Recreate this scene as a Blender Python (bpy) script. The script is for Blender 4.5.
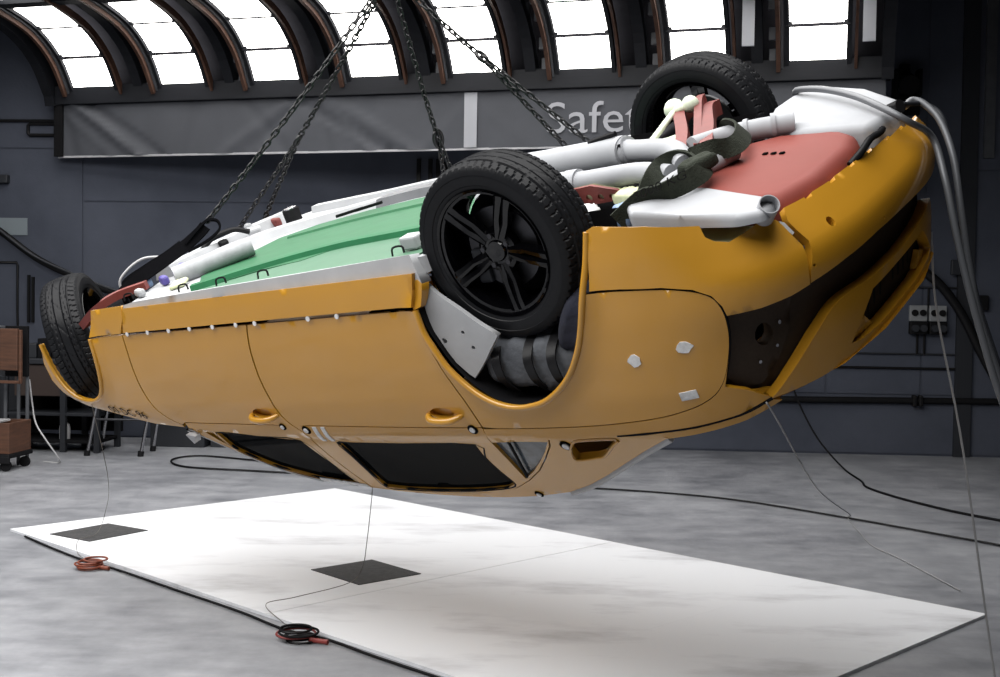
import bpy, bmesh, math, random
from mathutils import Vector, Matrix
from mathutils.geometry import delaunay_2d_cdt
random.seed(7)
for o in list(bpy.data.objects): bpy.data.objects.remove(o)
SC = bpy.context.scene
COL = SC.collection

# ------------------------------------------------------------------ camera
HC = 1.5
FPX = 1211.0
pitch = math.atan((338.5 - 301) / FPX)
roll = math.radians(.87)
fw = Vector((0, math.cos(pitch), -math.sin(pitch)))
rt = Vector((1, 0, 0)); up = rt.cross(fw)
rt2 = rt * math.cos(roll) + up * math.sin(roll)
up2 = up * math.cos(roll) - rt * math.sin(roll)
cam = bpy.data.objects.new('camera', bpy.data.cameras.new('camera'))
COL.objects.link(cam)
cam.data.sensor_width = 36.0
cam.data.lens = FPX / 1000 * 36
m = Matrix((rt2, up2, -fw)).transposed().to_4x4()
m.translation = (0, 0, HC)
cam.matrix_world = m
SC.camera = cam

# ------------------------------------------------------------------ world, lamps, exposure
W = bpy.data.worlds.new('hall_air'); SC.world = W
W.use_nodes = True
W.node_tree.nodes['Background'].inputs[0].default_value = (0, 0, 0, 1)   # a closed hall: no sky
W.node_tree.nodes['Background'].inputs[1].default_value = 0.0
vs = SC.view_settings
vs.view_transform = 'Standard'; vs.look = 'None'; vs.gamma = 1.0
vs.use_curve_mapping = False
vs.exposure = 0.84

# the arched lamp bank runs on overhead, out of the picture: same width, same line, same height as its visible top
def area(name, loc, rz, sx, sy, power, col=(1, .985, .965)):
    l = bpy.data.lights.new(name, 'AREA'); l.shape = 'RECTANGLE'; l.size = sx; l.size_y = sy
    l.energy = power; l.color = col
    o = bpy.data.objects.new(name, l); COL.objects.link(o)
    o.location = loc; o.rotation_euler = (0, 0, rz)
    return o
area('lamp_bank_overhead_offscreen', (-2.27, 5.80, 4.42), math.atan2(-.2659, .9640), 8.2, 4.2, 330)
area('lamp_bank_overhead_offscreen', (-3.33, 1.96, 4.42), math.atan2(-.2659, .9640), 8.2, 3.6, 300)

# ------------------------------------------------------------------ materials
MATS = {}
def mat(name, col, rough=.5, metal=0.0, coat=0.0, spec=.5, var=0.0, scale=6.0, bump=0.0, bscale=60.0, col2=None, stretch=None, detail=6.0, emis=None, estr=0.0, coat_rough=.05):
    if name in MATS: return MATS[name]
    M = bpy.data.materials.new(name); M.use_nodes = True
    nt = M.node_tree; b = nt.nodes['Principled BSDF']
    b.inputs['Base Color'].default_value = (*col, 1)
    b.inputs['Roughness'].default_value = rough
    b.inputs['Metallic'].default_value = metal
    b.inputs['Specular IOR Level'].default_value = spec
    b.inputs['Coat Weight'].default_value = coat
    b.inputs['Coat Roughness'].default_value = coat_rough
    if emis:
        b.inputs['Emission Color'].default_value = (*emis, 1); b.inputs['Emission Strength'].default_value = estr
    tc = nt.nodes.new('ShaderNodeTexCoord')
    src = tc.outputs['Object']
    if stretch:
        mp = nt.nodes.new('ShaderNodeMapping'); mp.inputs['Scale'].default_value = stretch
        nt.links.new(src, mp.inputs['Vector']); src = mp.outputs[0]
    if var > 0 or col2:
        n = nt.nodes.new('ShaderNodeTexNoise'); n.inputs['Scale'].default_value = scale; n.inputs['Detail'].default_value = detail
        n.inputs['Roughness'].default_value = .6
        nt.links.new(src, n.inputs['Vector'])
        r = nt.nodes.new('ShaderNodeValToRGB')
        c2 = col2 if col2 else tuple(c * (1 - var) for c in col)
        r.color_ramp.elements[0].position = .35; r.color_ramp.elements[0].color = (*c2, 1)
        r.color_ramp.elements[1].position = .65; r.color_ramp.elements[1].color = (*col, 1)
        nt.links.new(n.outputs['Fac'], r.inputs[0]); nt.links.new(r.outputs[0], b.inputs['Base Color'])
    if bump > 0:
        n2 = nt.nodes.new('ShaderNodeTexNoise'); n2.inputs['Scale'].default_value = bscale; n2.inputs['Detail'].default_value = 4
        nt.links.new(src, n2.inputs['Vector'])
        bp = nt.nodes.new('ShaderNodeBump'); bp.inputs['Strength'].default_value = bump; bp.inputs['Distance'].default_value = .01
        nt.links.new(n2.outputs['Fac'], bp.inputs['Height']); nt.links.new(bp.outputs[0], b.inputs['Normal'])
    MATS[name] = M
    return M
def dark(name, col, gloss=.0, rough=.3):
    M = bpy.data.materials.new(name); M.use_nodes = True; nt = M.node_tree
    for n in list(nt.nodes): nt.nodes.remove(n)
    o = nt.nodes.new('ShaderNodeOutputMaterial'); d = nt.nodes.new('ShaderNodeBsdfDiffuse')
    nz = nt.nodes.new('ShaderNodeTexNoise'); nz.inputs['Scale'].default_value = 25
    r = nt.nodes.new('ShaderNodeValToRGB')
    r.color_ramp.elements[0].color = (*[c * .8 for c in col], 1); r.color_ramp.elements[1].color = (*[c * 1.2 for c in col], 1)
    nt.links.new(nz.outputs['Fac'], r.inputs[0]); nt.links.new(r.outputs[0], d.inputs['Color'])
    g_ = nt.nodes.new('ShaderNodeBsdfGlossy'); g_.inputs['Roughness'].default_value = rough
    mx = nt.nodes.new('ShaderNodeMixShader'); mx.inputs[0].default_value = gloss
    nt.links.new(d.outputs[0], mx.inputs[1]); nt.links.new(g_.outputs[0], mx.inputs[2]); nt.links.new(mx.outputs[0], o.inputs[0])
    MATS[name] = M; return M
YEL = mat('yellow_paint', (.50, .238, .0115), .45, coat=.8, var=.05, scale=3, coat_rough=.09)
YEL.node_tree.nodes['Principled BSDF'].inputs['Coat IOR'].default_value = 1.55
WHT = mat('white_paint', (.40, .41, .425), .6, spec=.12, var=.12, scale=7, bump=.05, bscale=40)
WHT2 = mat('white_heat_coat', (.35, .36, .38), .6, spec=.15, var=.08, scale=9)
GREEN = mat('green_floor_paint', (.036, .132, .064), .6, spec=.12, var=.10, scale=9, bump=.18, bscale=9)
GREEN_L = mat('light_green_paint', (.078, .165, .106), .6, spec=.12, var=.08, scale=11, bump=.15, bscale=8)
GREEN_D = mat('dark_green_paint', (.02, .13, .055), .6, spec=.12, var=.15, scale=9, bump=.2, bscale=10)
RED = mat('red_tank_paint', (.205, .050, .040), .6, spec=.12, var=.08, scale=5, bump=.04, bscale=18)
RED2 = mat('red_part_paint', (.17, .032, .026), .6, var=.2, scale=14)
BLUEP = mat('blue_part_paint', (.18, .27, .42), .5, var=.3, scale=20)
VIOLET = mat('violet_part_paint', (.10, .08, .34), .5, var=.3, scale=20)
LIME = mat('pale_yellow_green_paint', (.62, .66, .42), .5, var=.2, scale=15)
PALEG = mat('pale_green_paint', (.66, .74, .58), .5, var=.1, scale=15)
RUB = dark('tyre_rubber', (.010, .0105, .012), .018, .36)
RIM = dark('black_alloy', (.0015, .0015, .002), .05, .06)
DISC = mat('dark_steel', (.05, .05, .055), .4, metal=.8)
BRT = mat('bright_steel', (.35, .35, .37), .25, metal=1.0)
BLK = dark('black_plastic', (.011, .011, .012), .015, .3)
BLKM = dark('black_matt', (.011, .011, .012))
DBROWN = dark('shaded_body_brown', (.038, .026, .018), .015, .35)  # shade of the tail cavity put into the body colour
GLASS = dark('dark_tinted_glass', (.003, .0035, .004), .02, .04)
GLASS2 = mat('grey_hazy_glass', (.10, .12, .14), .15, var=.6, scale=14)
SEAL = mat('pale_rubber_seal', (.40, .40, .41), .4)
OLIVE = mat('olive_webbing', (.034, .039, .030), .9, spec=.1, var=.3, scale=25, bump=.5, bscale=160)
BWEB = dark('black_webbing', (.006, .006, .007))
CHAINM = dark('blackened_chain_steel', (.008, .008, .0095), .05, .3)
GREYF = mat('grey_padding_fabric', (.085, .092, .105), .9, var=.35, scale=18, bump=.5, bscale=40)
NAVYF = mat('navy_padding_fabric', (.010, .012, .026), .9, var=.4, scale=16, bump=.4, bscale=40)
TAPE = mat('white_tape', (.78, .78, .78), .6, var=.25, scale=60)
INK = dark('black_ink', (.006, .006, .006))
WOOD = mat('brown_wood', (.10, .042, .022), .55, var=.45, scale=5, stretch=(1, 1, 8), bump=.1)
COPPER = mat('brown_bracket_paint', (.075, .038, .026), .6, spec=.2, var=.35, scale=10)
WALLM = mat('blue_grey_wall_paint', (.068, .076, .100), .8, spec=.2, col2=(.050, .057, .077), scale=1.3, bump=.12, bscale=35, detail=10)
FRAMEM = dark('lamp_bank_black', (.013, .014, .017), .012, .4)
HOODM = dark('lamp_hood_black', (.011, .011, .013))
STEELG = mat('grey_painted_steel', (.07, .075, .085), .5, var=.2, scale=10)
DGREY = dark('dark_grey_steel', (.026, .028, .033), .025, .4)
HOSE = mat('silver_hose', (.10, .105, .115), .4, metal=.2)
ROPE = mat('pale_cord', (.26, .26, .265), .7)
PLATE = mat('pale_grey_sheet', (.16, .19, .21), .6)
MATG = mat('grey_sandpaper_mat', (.045, .045, .047), .85, var=.45, scale=35, bump=.3, bscale=200)

# ------------------------------------------------------------------ mesh helpers
def link(name, me, mt, parent=None, smooth=False):
    o = bpy.data.objects.new(name, me); COL.objects.link(o)
    if mt is not None: me.materials.append(mt)
    if smooth:
        for p in me.polygons: p.use_smooth = True
    if parent is not None: o.parent = parent
    return o
def mesh(name, vs_, fs, mt, parent=None, smooth=False):
    me = bpy.data.meshes.new(name); me.from_pydata([tuple(v) for v in vs_], [], fs); me.update()
    return link(name, me, mt, parent, smooth)
def frombm(name, bm, mt, parent=None, smooth=False):
    bmesh.ops.recalc_face_normals(bm, faces=bm.faces)
    me = bpy.data.meshes.new(name); bm.to_mesh(me); bm.free()
    return link(name, me, mt, parent, smooth)
def autosmooth(o, ang=35):
    me = o.data
    for p in me.polygons: p.use_smooth = True
    me.set_sharp_from_angle(angle=math.radians(ang))
    return o
def tag(o, label, cat, group=None, kind=None):
    o['label'] = label; o['category'] = cat
    if group: o['group'] = group
    if kind: o['kind'] = kind
    return o
def struct(o): o['kind'] = 'structure'; return o
def empty(name, loc=(0, 0, 0), rot=None):
    o = bpy.data.objects.new(name, None); COL.objects.link(o); o.location = loc; o.empty_display_size = .1
    if rot: o.rotation_euler = rot
    return o
def bbox(bm, c, s, rot=None, bev=0.0):
    r = bmesh.ops.create_cube(bm, size=1.0); v = r['verts']
    bmesh.ops.scale(bm, vec=s, verts=v)
    if bev > 0:
        es = list({e for x in v for e in x.link_edges})
        r2 = bmesh.ops.bevel(bm, geom=es, offset=bev, segments=2, affect='EDGES', profile=.5)
        v = list({x for f in r2['faces'] for x in f.verts} | {x for x in v if x.is_valid})
    if rot is not None: bmesh.ops.rotate(bm, cent=(0, 0, 0), matrix=rot, verts=v)
    bmesh.ops.translate(bm, vec=c, verts=v)
def box(name, c, s, mt, parent=None, rot=None, bev=0.0):
    bm = bmesh.new(); bbox(bm, c, s, rot, bev); return frombm(name, bm, mt, parent)
def cyl_bm(bm, p0, p1, r0, r1=None, n=16, caps=True):
    r1 = r0 if r1 is None else r1
    p0, p1 = Vector(p0), Vector(p1); d = (p1 - p0).normalized()
    a = d.orthogonal().normalized(); b = d.cross(a)
    A = []; B = []
    for i in range(n):
        t = 2 * math.pi * i / n; e = a * math.cos(t) + b * math.sin(t)
        A.append(bm.verts.new(p0 + e * r0)); B.append(bm.verts.new(p1 + e * r1))
    for i in range(n): bm.faces.new((A[i], A[(i + 1) % n], B[(i + 1) % n], B[i]))
    if caps: bm.faces.new(A[::-1]); bm.faces.new(B)
def cyl(name, p0, p1, r, mt, parent=None, r1=None, n=20):
    bm = bmesh.new(); cyl_bm(bm, p0, p1, r, r1, n); return autosmooth(frombm(name, bm, mt, parent))
def catmull(pts, k=6):
    P = [Vector(p) for p in pts]; P = [P[0] * 2 - P[1]] + P + [P[-1] * 2 - P[-2]]
    out = []
    for i in range(1, len(P) - 2):
        for j in range(k):
            t = j / k
            out.append(.5 * ((2 * P[i]) + (P[i + 1] - P[i - 1]) * t + (2 * P[i - 1] - 5 * P[i] + 4 * P[i + 1] - P[i + 2]) * t * t + (3 * P[i] - P[i - 1] - 3 * P[i + 1] + P[i + 2]) * t ** 3))
    out.append(P[-2]); return out
def sweep_bm(bm, pts, r, n=8):
    P = [Vector(p) for p in pts]; rings = []; a = None
    for i, p in enumerate(P):
        d = (P[min(i + 1, len(P) - 1)] - P[max(i - 1, 0)]).normalized()
        if a is None: a = d.orthogonal().normalized()
        else:
            a = (a - d * a.dot(d))
            a = a.normalized() if a.length > 1e-6 else d.orthogonal().normalized()
        b = d.cross(a); rr = r[i] if isinstance(r, (list, tuple)) else r
        rings.append([bm.verts.new(p + (a * math.cos(2 * math.pi * k / n) + b * math.sin(2 * math.pi * k / n)) * rr) for k in range(n)])
    for A, B in zip(rings, rings[1:]):
        for k in range(n): bm.faces.new((A[k], A[(k + 1) % n], B[(k + 1) % n], B[k]))
    bm.faces.new(rings[0][::-1]); bm.faces.new(rings[-1])
def tube(name, pts, r, mt, parent=None, n=8, k=6, smooth=True):
    bm = bmesh.new(); sweep_bm(bm, catmull(pts, k) if k else pts, r, n)
    return autosmooth(frombm(name, bm, mt, parent), 50)
def lathe(name, prof, n, mt, parent=None, ang=35):
    """profile of (radius, y) spun about the y axis"""
    vs_ = []; fs = []; k = len(prof)
    for i in range(n):
        t = 2 * math.pi * i / n
        for r, y in prof: vs_.append((r * math.cos(t), y, r * math.sin(t)))
    for i in range(n):
        for j in range(k - 1):
            a = i * k + j; b = ((i + 1) % n) * k + j
            fs.append((a, b, b + 1, a + 1))
    o = mesh(name, vs_, fs, mt, parent)
    return autosmooth(o, ang)
def ribbon(name, pts, width, th, mt, parent=None, across=None, k=6):
    P = catmull(pts, k); n = len(P); vs_ = []
    if across is not None:
        ac = [Vector(a) for a in across]
        if len(ac) == 1: ac = ac * n
        else:
            A = catmull(ac, k); ac = A
    for i, p in enumerate(P):
        d = (P[min(i + 1, n - 1)] - P[max(i - 1, 0)]).normalized()
        a = ac[i]; a = (a - d * a.dot(d)).normalized(); u_ = d.cross(a)
        for s, t in ((-1, -1), (1, -1), (1, 1), (-1, 1)): vs_.append(p + a * s * width / 2 + u_ * t * th / 2)
    fs = []
    for i in range(n - 1):
        for j in range(4): fs.append((i * 4 + j, i * 4 + (j + 1) % 4, i * 4 + 4 + (j + 1) % 4, i * 4 + 4 + j))
    fs += [(3, 2, 1, 0), tuple(n * 4 - 4 + j for j in range(4))]
    return autosmooth(mesh(name, vs_, fs, mt, parent), 60)
def inpoly(p, poly):
    x, y = p; c = False; n = len(poly)
    for i in range(n):
        x1, y1 = poly[i]; x2, y2 = poly[(i + 1) % n]
        if (y1 > y) != (y2 > y) and x < (x2 - x1) * (y - y1) / (y2 - y1) + x1: c = not c
    return c
def resample(poly, step):
    out = []
    for i in range(len(poly)):
        a = poly[i]; b = poly[(i + 1) % len(poly)]
        k = max(1, int(math.ceil(math.hypot(b[0] - a[0], b[1] - a[1]) / step)))
        for j in range(k): out.append((a[0] + (b[0] - a[0]) * j / k, a[1] + (b[1] - a[1]) * j / k))
    return out
def smoothline(pts, k=5):
    return [(p.x, p.y) for p in catmull([(a, b, 0) for a, b in pts], k)]
def distedge(p, loops):
    best = 9
    for L in loops:
        for q in L:
            d = abs(p[0] - q[0]) + abs(p[1] - q[1])
            if d < best: best = d
    return best
def panel(name, poly, f, mt, parent, depth=.018, step=.03, holes=(), out=0.0, flange=True):
    """a sheet of body metal: outline in surface coordinates, mapped by f, with folded edges"""
    loops = [resample(poly, step)] + [resample(h, step * .6) for h in holes]
    V = []; E = []
    for L in loops:
        b = len(V); V += L; E += [(b + i, b + (i + 1) % len(L)) for i in range(len(L))]
    us = [p[0] for p in poly]; zs = [p[1] for p in poly]
    nu = int((max(us) - min(us)) / step) + 1; nz = int((max(zs) - min(zs)) / step) + 1
    for i in range(nu + 1):
        for j in range(nz + 1):
            p = (min(us) + i * step, min(zs) + j * step)
            if inpoly(p, poly) and not any(inpoly(p, h) for h in holes) and distedge(p, loops) > step * .55: V.append(p)
    r = delaunay_2d_cdt([Vector(v) for v in V], E, [], 0, 1e-6)
    V2 = [(v.x, v.y) for v in r[0]]
    F = []
    for t in r[2]:
        c = (sum(V2[i][0] for i in t) / 3, sum(V2[i][1] for i in t) / 3)
        if inpoly(c, poly) and not any(inpoly(c, h) for h in holes): F.append(tuple(t))
    def nrm(u, z):
        e = 2e-3
        n = (f(u + e, z) - f(u - e, z)).cross(f(u, z + e) - f(u, z - e)); return n.normalized()
    pos = [f(*v) for v in V2]; nn = [nrm(*v) for v in V2]
    # outward = away from the car's middle line
    c = Vector((1.0, 0, .6)); s = sum(1 if n.dot(p - c) > 0 else -1 for n, p in zip(nn, pos))
    if s < 0: nn = [-n for n in nn]
    vs_ = [p + n * out for p, n in zip(pos, nn)]
    fs = []
    for t in F:
        a, b, d = (vs_[i] for i in t)
        fs.append(t if (b - a).cross(d - a).dot(nn[t[0]]) > 0 else t[::-1])
    if flange:
        cnt = {}
        for t in fs:
            for i in range(3):
                e = (t[i], t[(i + 1) % 3]); cnt[tuple(sorted(e))] = cnt.get(tuple(sorted(e)), 0) + 1
        dup = {}
        for t in list(fs):
            for i in range(3):
                a, b = t[i], t[(i + 1) % 3]
                if cnt[tuple(sorted((a, b)))] == 1:
                    for q in (a, b):
                        if q not in dup:
                            dup[q] = (len(vs_), len(vs_) + 1)
                            vs_.append(vs_[q].copy()); vs_.append(vs_[q] - nn[q] * depth)
                    fs.append((dup[b][0], dup[a][0], dup[a][1], dup[b][1]))
    return mesh(name, vs_, fs, mt, parent, smooth=True)
def prism(name, poly, zo, zi, mt, parent, bev=.03, seg=3):
    """a box-like can: outline in (x, y), outer face at zo(x, y), inner at zi"""
    bm = bmesh.new()
    A = [bm.verts.new((x, y, zo(x, y))) for x, y in poly]; B = [bm.verts.new((x, y, zi)) for x, y in poly]
    fa = bm.faces.new(A); bm.faces.new(B[::-1]); n = len(poly)
    for i in range(n): bm.faces.new((A[i], A[(i + 1) % n], B[(i + 1) % n], B[i]))
    es = [e for e in bm.edges if not (e.verts[0] in B and e.verts[1] in B)]
    bmesh.ops.bevel(bm, geom=es, offset=bev, segments=seg, affect='EDGES', profile=.5)
    o = frombm(name, bm, mt, parent); return autosmooth(o, 40)
def text_geo(s, size):
    cu = bpy.data.curves.new('txt', 'FONT'); cu.body = s; cu.size = size; cu.resolution_u = 3
    o = bpy.data.objects.new('txt', cu); COL.objects.link(o)
    bpy.context.view_layer.update()
    me = bpy.data.meshes.new_from_object(o.evaluated_get(bpy.context.evaluated_depsgraph_get()))
    vs_ = [tuple(v.co) for v in me.vertices]; fs = [tuple(p.vertices) for p in me.polygons]
    bpy.data.objects.remove(o); bpy.data.curves.remove(cu); bpy.data.meshes.remove(me)
    x0 = min(v[0] for v in vs_); vs_ = [(v[0] - x0, v[1]) for v in vs_]
    return vs_, fs
def interp(x, X, Y):
    if x <= X[0]: return Y[0]
    for i in range(len(X) - 1):
        if x <= X[i + 1]: return Y[i] + (Y[i + 1] - Y[i]) * (x - X[i]) / (X[i + 1] - X[i])
    return Y[-1]
def sm(a, b, x):
    t = min(1, max(0, (x - a) / (b - a))); return t * t * (3 - 2 * t)

# ------------------------------------------------------------------ the hall
def floor_mat():
    M = bpy.data.materials.new('worn_concrete'); M.use_nodes = True; nt = M.node_tree; b = nt.nodes['Principled BSDF']
    tc = nt.nodes.new('ShaderNodeTexCoord')
    def noise(scale, st, det=8):
        mp = nt.nodes.new('ShaderNodeMapping'); mp.inputs['Scale'].default_value = st
        mp.inputs['Rotation'].default_value = (0, 0, .12)
        n = nt.nodes.new('ShaderNodeTexNoise'); n.inputs['Scale'].default_value = scale; n.inputs['Detail'].default_value = det; n.inputs['Roughness'].default_value = .65
        nt.links.new(tc.outputs['Object'], mp.inputs[0]); nt.links.new(mp.outputs[0], n.inputs['Vector']); return n
    a = noise(1.1, (1, .55, 1)); c = noise(3.2, (.9, 1.7, 1)); d = noise(60, (1, 1, 1), 3)
    r = nt.nodes.new('ShaderNodeValToRGB')
    r.color_ramp.elements[0].position = .36; r.color_ramp.elements[0].color = (.105, .111, .126, 1)
    r.color_ramp.elements[1].position = .64; r.color_ramp.elements[1].color = (.30, .308, .330, 1)
    mx = nt.nodes.new('ShaderNodeMath'); mx.operation = 'MULTIPLY_ADD'; mx.inputs[1].default_value = .55
    nt.links.new(a.outputs[0], mx.inputs[0])
    m2 = nt.nodes.new('ShaderNodeMath'); m2.operation = 'MULTIPLY'; m2.inputs[1].default_value = .45
    nt.links.new(c.outputs[0], m2.inputs[0]); nt.links.new(m2.outputs[0], mx.inputs[2])
    nt.links.new(mx.outputs[0], r.inputs[0]); nt.links.new(r.outputs[0], b.inputs['Base Color'])
    r2 = nt.nodes.new('ShaderNodeMapRange'); r2.inputs['To Min'].default_value = .32; r2.inputs['To Max'].default_value = .62
    nt.links.new(c.outputs[0], r2.inputs['Value']); nt.links.new(r2.outputs[0], b.inputs['Roughness'])
    bp = nt.nodes.new('ShaderNodeBump'); bp.inputs['Strength'].default_value = .08
    nt.links.new(d.outputs[0], bp.inputs['Height']); nt.links.new(bp.outputs[0], b.inputs['Normal'])
    return M
fl = box('floor', (0, 4, -.1), (24, 26, .2), floor_mat()); struct(fl)
# back wall: runs slightly towards the camera on the right
WN = Vector((.068, 1, 0)).normalized(); WA = Vector((1, -.068, 0)).normalized()
W0 = Vector((0, 12.39 + .068 * 1.63, 0))
WROT = Matrix.Rotation(math.atan2(-.068, 1), 3, 'Z')
def wallp(x, z, off=0.0): # x measured along world X
    k = x / WA.x; return W0 + WA * k + Vector((0, 0, z)) - WN * off
def wbox(name, x0, x1, z0, z1, th, mt, parent=None, off=0.0, bev=0.0):
    a = wallp((x0 + x1) / 2, (z0 + z1) / 2, off + th / 2)
    return box(name, a, ((x1 - x0) / WA.x, th, z1 - z0), mt, parent, WROT, bev)
wb = wbox('wall_back', -11, 11, -.05, 6.2, .2, WALLM, off=-.2); struct(wb)
WALL2 = WALL3 = WALLM
# wall panels, set a little proud, joints left open
for x0, x1, z0, z1, mt in ((-8, -4.42, 0.02, 3.02, WALLM), (-4.40, -.2, .02, 2.47, WALL2), (-4.40, -.2, 2.49, 5.2, WALL3), (-8, -4.42, 3.04, 5.2, WALLM), (-.18, 3.3, 2.49, 5.2, WALL3), (-.18, 3.3, .62, 2.47, WALLM),
                       (3.32, 4.24, .62, 3.34, WALLM), (3.32, 4.24, 3.36, 5.2, WALLM), (4.26, 4.60, .62, 5.2, WALLM), (-.18, 4.60, .02, .60, WALL2), (4.72, 6.5, .02, 2.86, WALLM), (4.72, 6.5, 2.88, 5.2, WALLM)):
    wbox('wall_panel', x0, x1, z0, z1, .012, mt, wb)
wbox('pilaster', 4.58, 4.74, 0, 5.2, .05, DGREY, wb)
wbox('door_frame', 4.80, 4.90, 3.0, 5.2, .04, STEELG, wb, off=.012)
bw = box('ceiling', (0, 3, 5.6), (24, 26, .2), mat('dark_ceiling', (.02, .02, .025), .9)); struct(bw)

# ------------------------------------------------------------------ lamp bank and banner
O = Vector((-4.67, 12.7, 0)); BA = Vector((.9640, -.2659, 0)); BN = Vector((-.2659, -.9640, 0))
def bk(s, t, z): return O + BA * s + BN * t + Vector((0, 0, z))
BROT = Matrix((BA, -BN, Vector((0, 0, 1)))).transposed()
def bbk(name, s0, s1, t0, t1, z0, z1, mt, parent=None, bev=0.0):
    return box(name, bk((s0 + s1) / 2, (t0 + t1) / 2, (z0 + z1) / 2), (s1 - s0, t1 - t0, z1 - z0), mt, parent, BROT, bev)
ARC = [(.03, 3.585), (.27, 3.9), (.62, 4.12), (1.05, 4.225), (1.6, 4.29), (2.3, 4.33)]
ARCS = [(p.x, p.y) for p in catmull([(a, b, 0) for a, b in ARC], 4)]
def arc_strip(name, s0, s1, prof, off, th, mt, parent=None):
    vs_ = []; n = len(prof)
    for i, (t, z) in enumerate(prof):
        a = prof[max(i - 1, 0)]; b = prof[min(i + 1, n - 1)]
        d = Vector((b[0] - a[0], b[1] - a[1])).normalized(); nr = Vector((d.y, -d.x)) # towards the inside of the arch
        for k in (off, off + th):
            for s in (s0, s1): vs_.append(bk(s, t + nr.x * k, z + nr.y * k))
    fs = []
    for i in range(n - 1):
        a = i * 4; b = a + 4
        fs += [(a, a + 1, b + 1, b), (a + 2, b + 2, b + 3, a + 3), (a, b, b + 2, a + 2), (a + 1, a + 3, b + 3, b + 1)]
    fs += [(0, 2, 3, 1), tuple(4 * (n - 1) + k for k in (0, 1, 3, 2))]
    return mesh(name, vs_, fs, mt, parent)
bank = empty('lamp_bank', bk(0, 0, 3.4)); tag(bank, 'long black curved frame carrying the arched lamps above the banner', 'lamp frame')
INV = Matrix.Translation(-Vector(bank.location))
def to(o, par): # keep world position under a moved empty
    o.parent = par; o.matrix_parent_inverse = par.matrix_world.inverted() if False else Matrix.Translation(-Vector(par.location)); return o
to(bbk('beam', -.02, 8.30, -.10, .08, 3.46, 3.65, FRAMEM, bev=.008), bank)
to(arc_strip('hood', -.1, 8.32, [(-.12, 3.45)] + [(t - .05, z) for t, z in ARCS], -.16, .04, HOODM), bank)
for s0, s1 in ((-.06, .05), (8.22, 8.32)):
    to(arc_strip('end_rib', s0, s1, [(.0, 3.47)] + ARCS, -.14, .24, FRAMEM), bank)
for i in range(9):
    s = -.245 + 1.026 * i + .237
    if 0.2 < s < 8.2: to(arc_strip('rib', s - .05, s + .05, ARCS, -.12, .14, FRAMEM), bank)
to(bbk('cross_beam', -.1, 8.32, 1.12, 1.26, 4.20, 4.30, FRAMEM), bank)
for s in (7.13, 8.10): to(bbk('pale_post', s - .05, s + .05, .62, .65, 3.66, 4.6, mat('pale_post_paint', (.30, .31, .34), .5)), bank)
EMI = mat('lamp_pane_glow', (.9, .9, .9), .5, emis=(1, .97, .93), estr=5.0)
def arc_pts(i0, i1, k=5):
    a, b = ARCS[i0 * 4: i1 * 4 + 1], None
    return a
ORD = ('first', 'second', 'third', 'fourth', 'fifth', 'sixth', 'seventh', 'eighth')
for i in range(8):
    s0 = .262 + 1.026 * i; s1 = s0 + .49
    L = empty('arched_lamp', bk((s0 + s1) / 2, .03, 3.6))
    tag(L, 'arched lamp column of white panes with brown rails, %s from the sagging hose' % ORD[i], 'lamp', 'arched lamp columns of the lamp bank')
    for j in range(5):
        seg = ARCS[j * 4: j * 4 + 5]
        seg = [(seg[0][0] + (seg[1][0] - seg[0][0]) * .22, seg[0][1] + (seg[1][1] - seg[0][1]) * .22)] + seg[1:-1] + [(seg[-1][0] + (seg[-2][0] - seg[-1][0]) * .22, seg[-1][1] + (seg[-2][1] - seg[-1][1]) * .22)]
        to(arc_strip('pane', s0 + .008, s1 - .008, seg, 0, .012, EMI), L)
    for sa, sb, o0, th, mt in ((s0 - .035, s0, -.03, .07, FRAMEM), (s1, s1 + .035, -.03, .07, FRAMEM), (s0 - .105, s0 - .07, .0, .09, COPPER), (s1 + .06, s1 + .085, .0, .07, COPPER), (s0 - .065, s0 - .045, .0, .05, STEELG)):
        to(arc_strip('side_rail', sa, sb, ARCS, o0, th, mt), L)
    for j, q in enumerate((0, 2, 5, 7)):
        t, z = ARCS[q]
        to(bbk('clamp', s0 - .17, s0 - .11, t + .0, t + .05, z + .05, z + .16, STEELG, bev=.006), L)
    for q in (4, 8, 12):
        t, z = ARCS[q]
        to(bbk('bracket', s0 - .02, s0 + .03, t + .02, t + .05, z - .02, z + .02, FRAMEM), L)
        to(bbk('bracket', s1 - .03, s1 + .02, t + .02, t + .05, z - .02, z + .02, FRAMEM), L)
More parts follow.
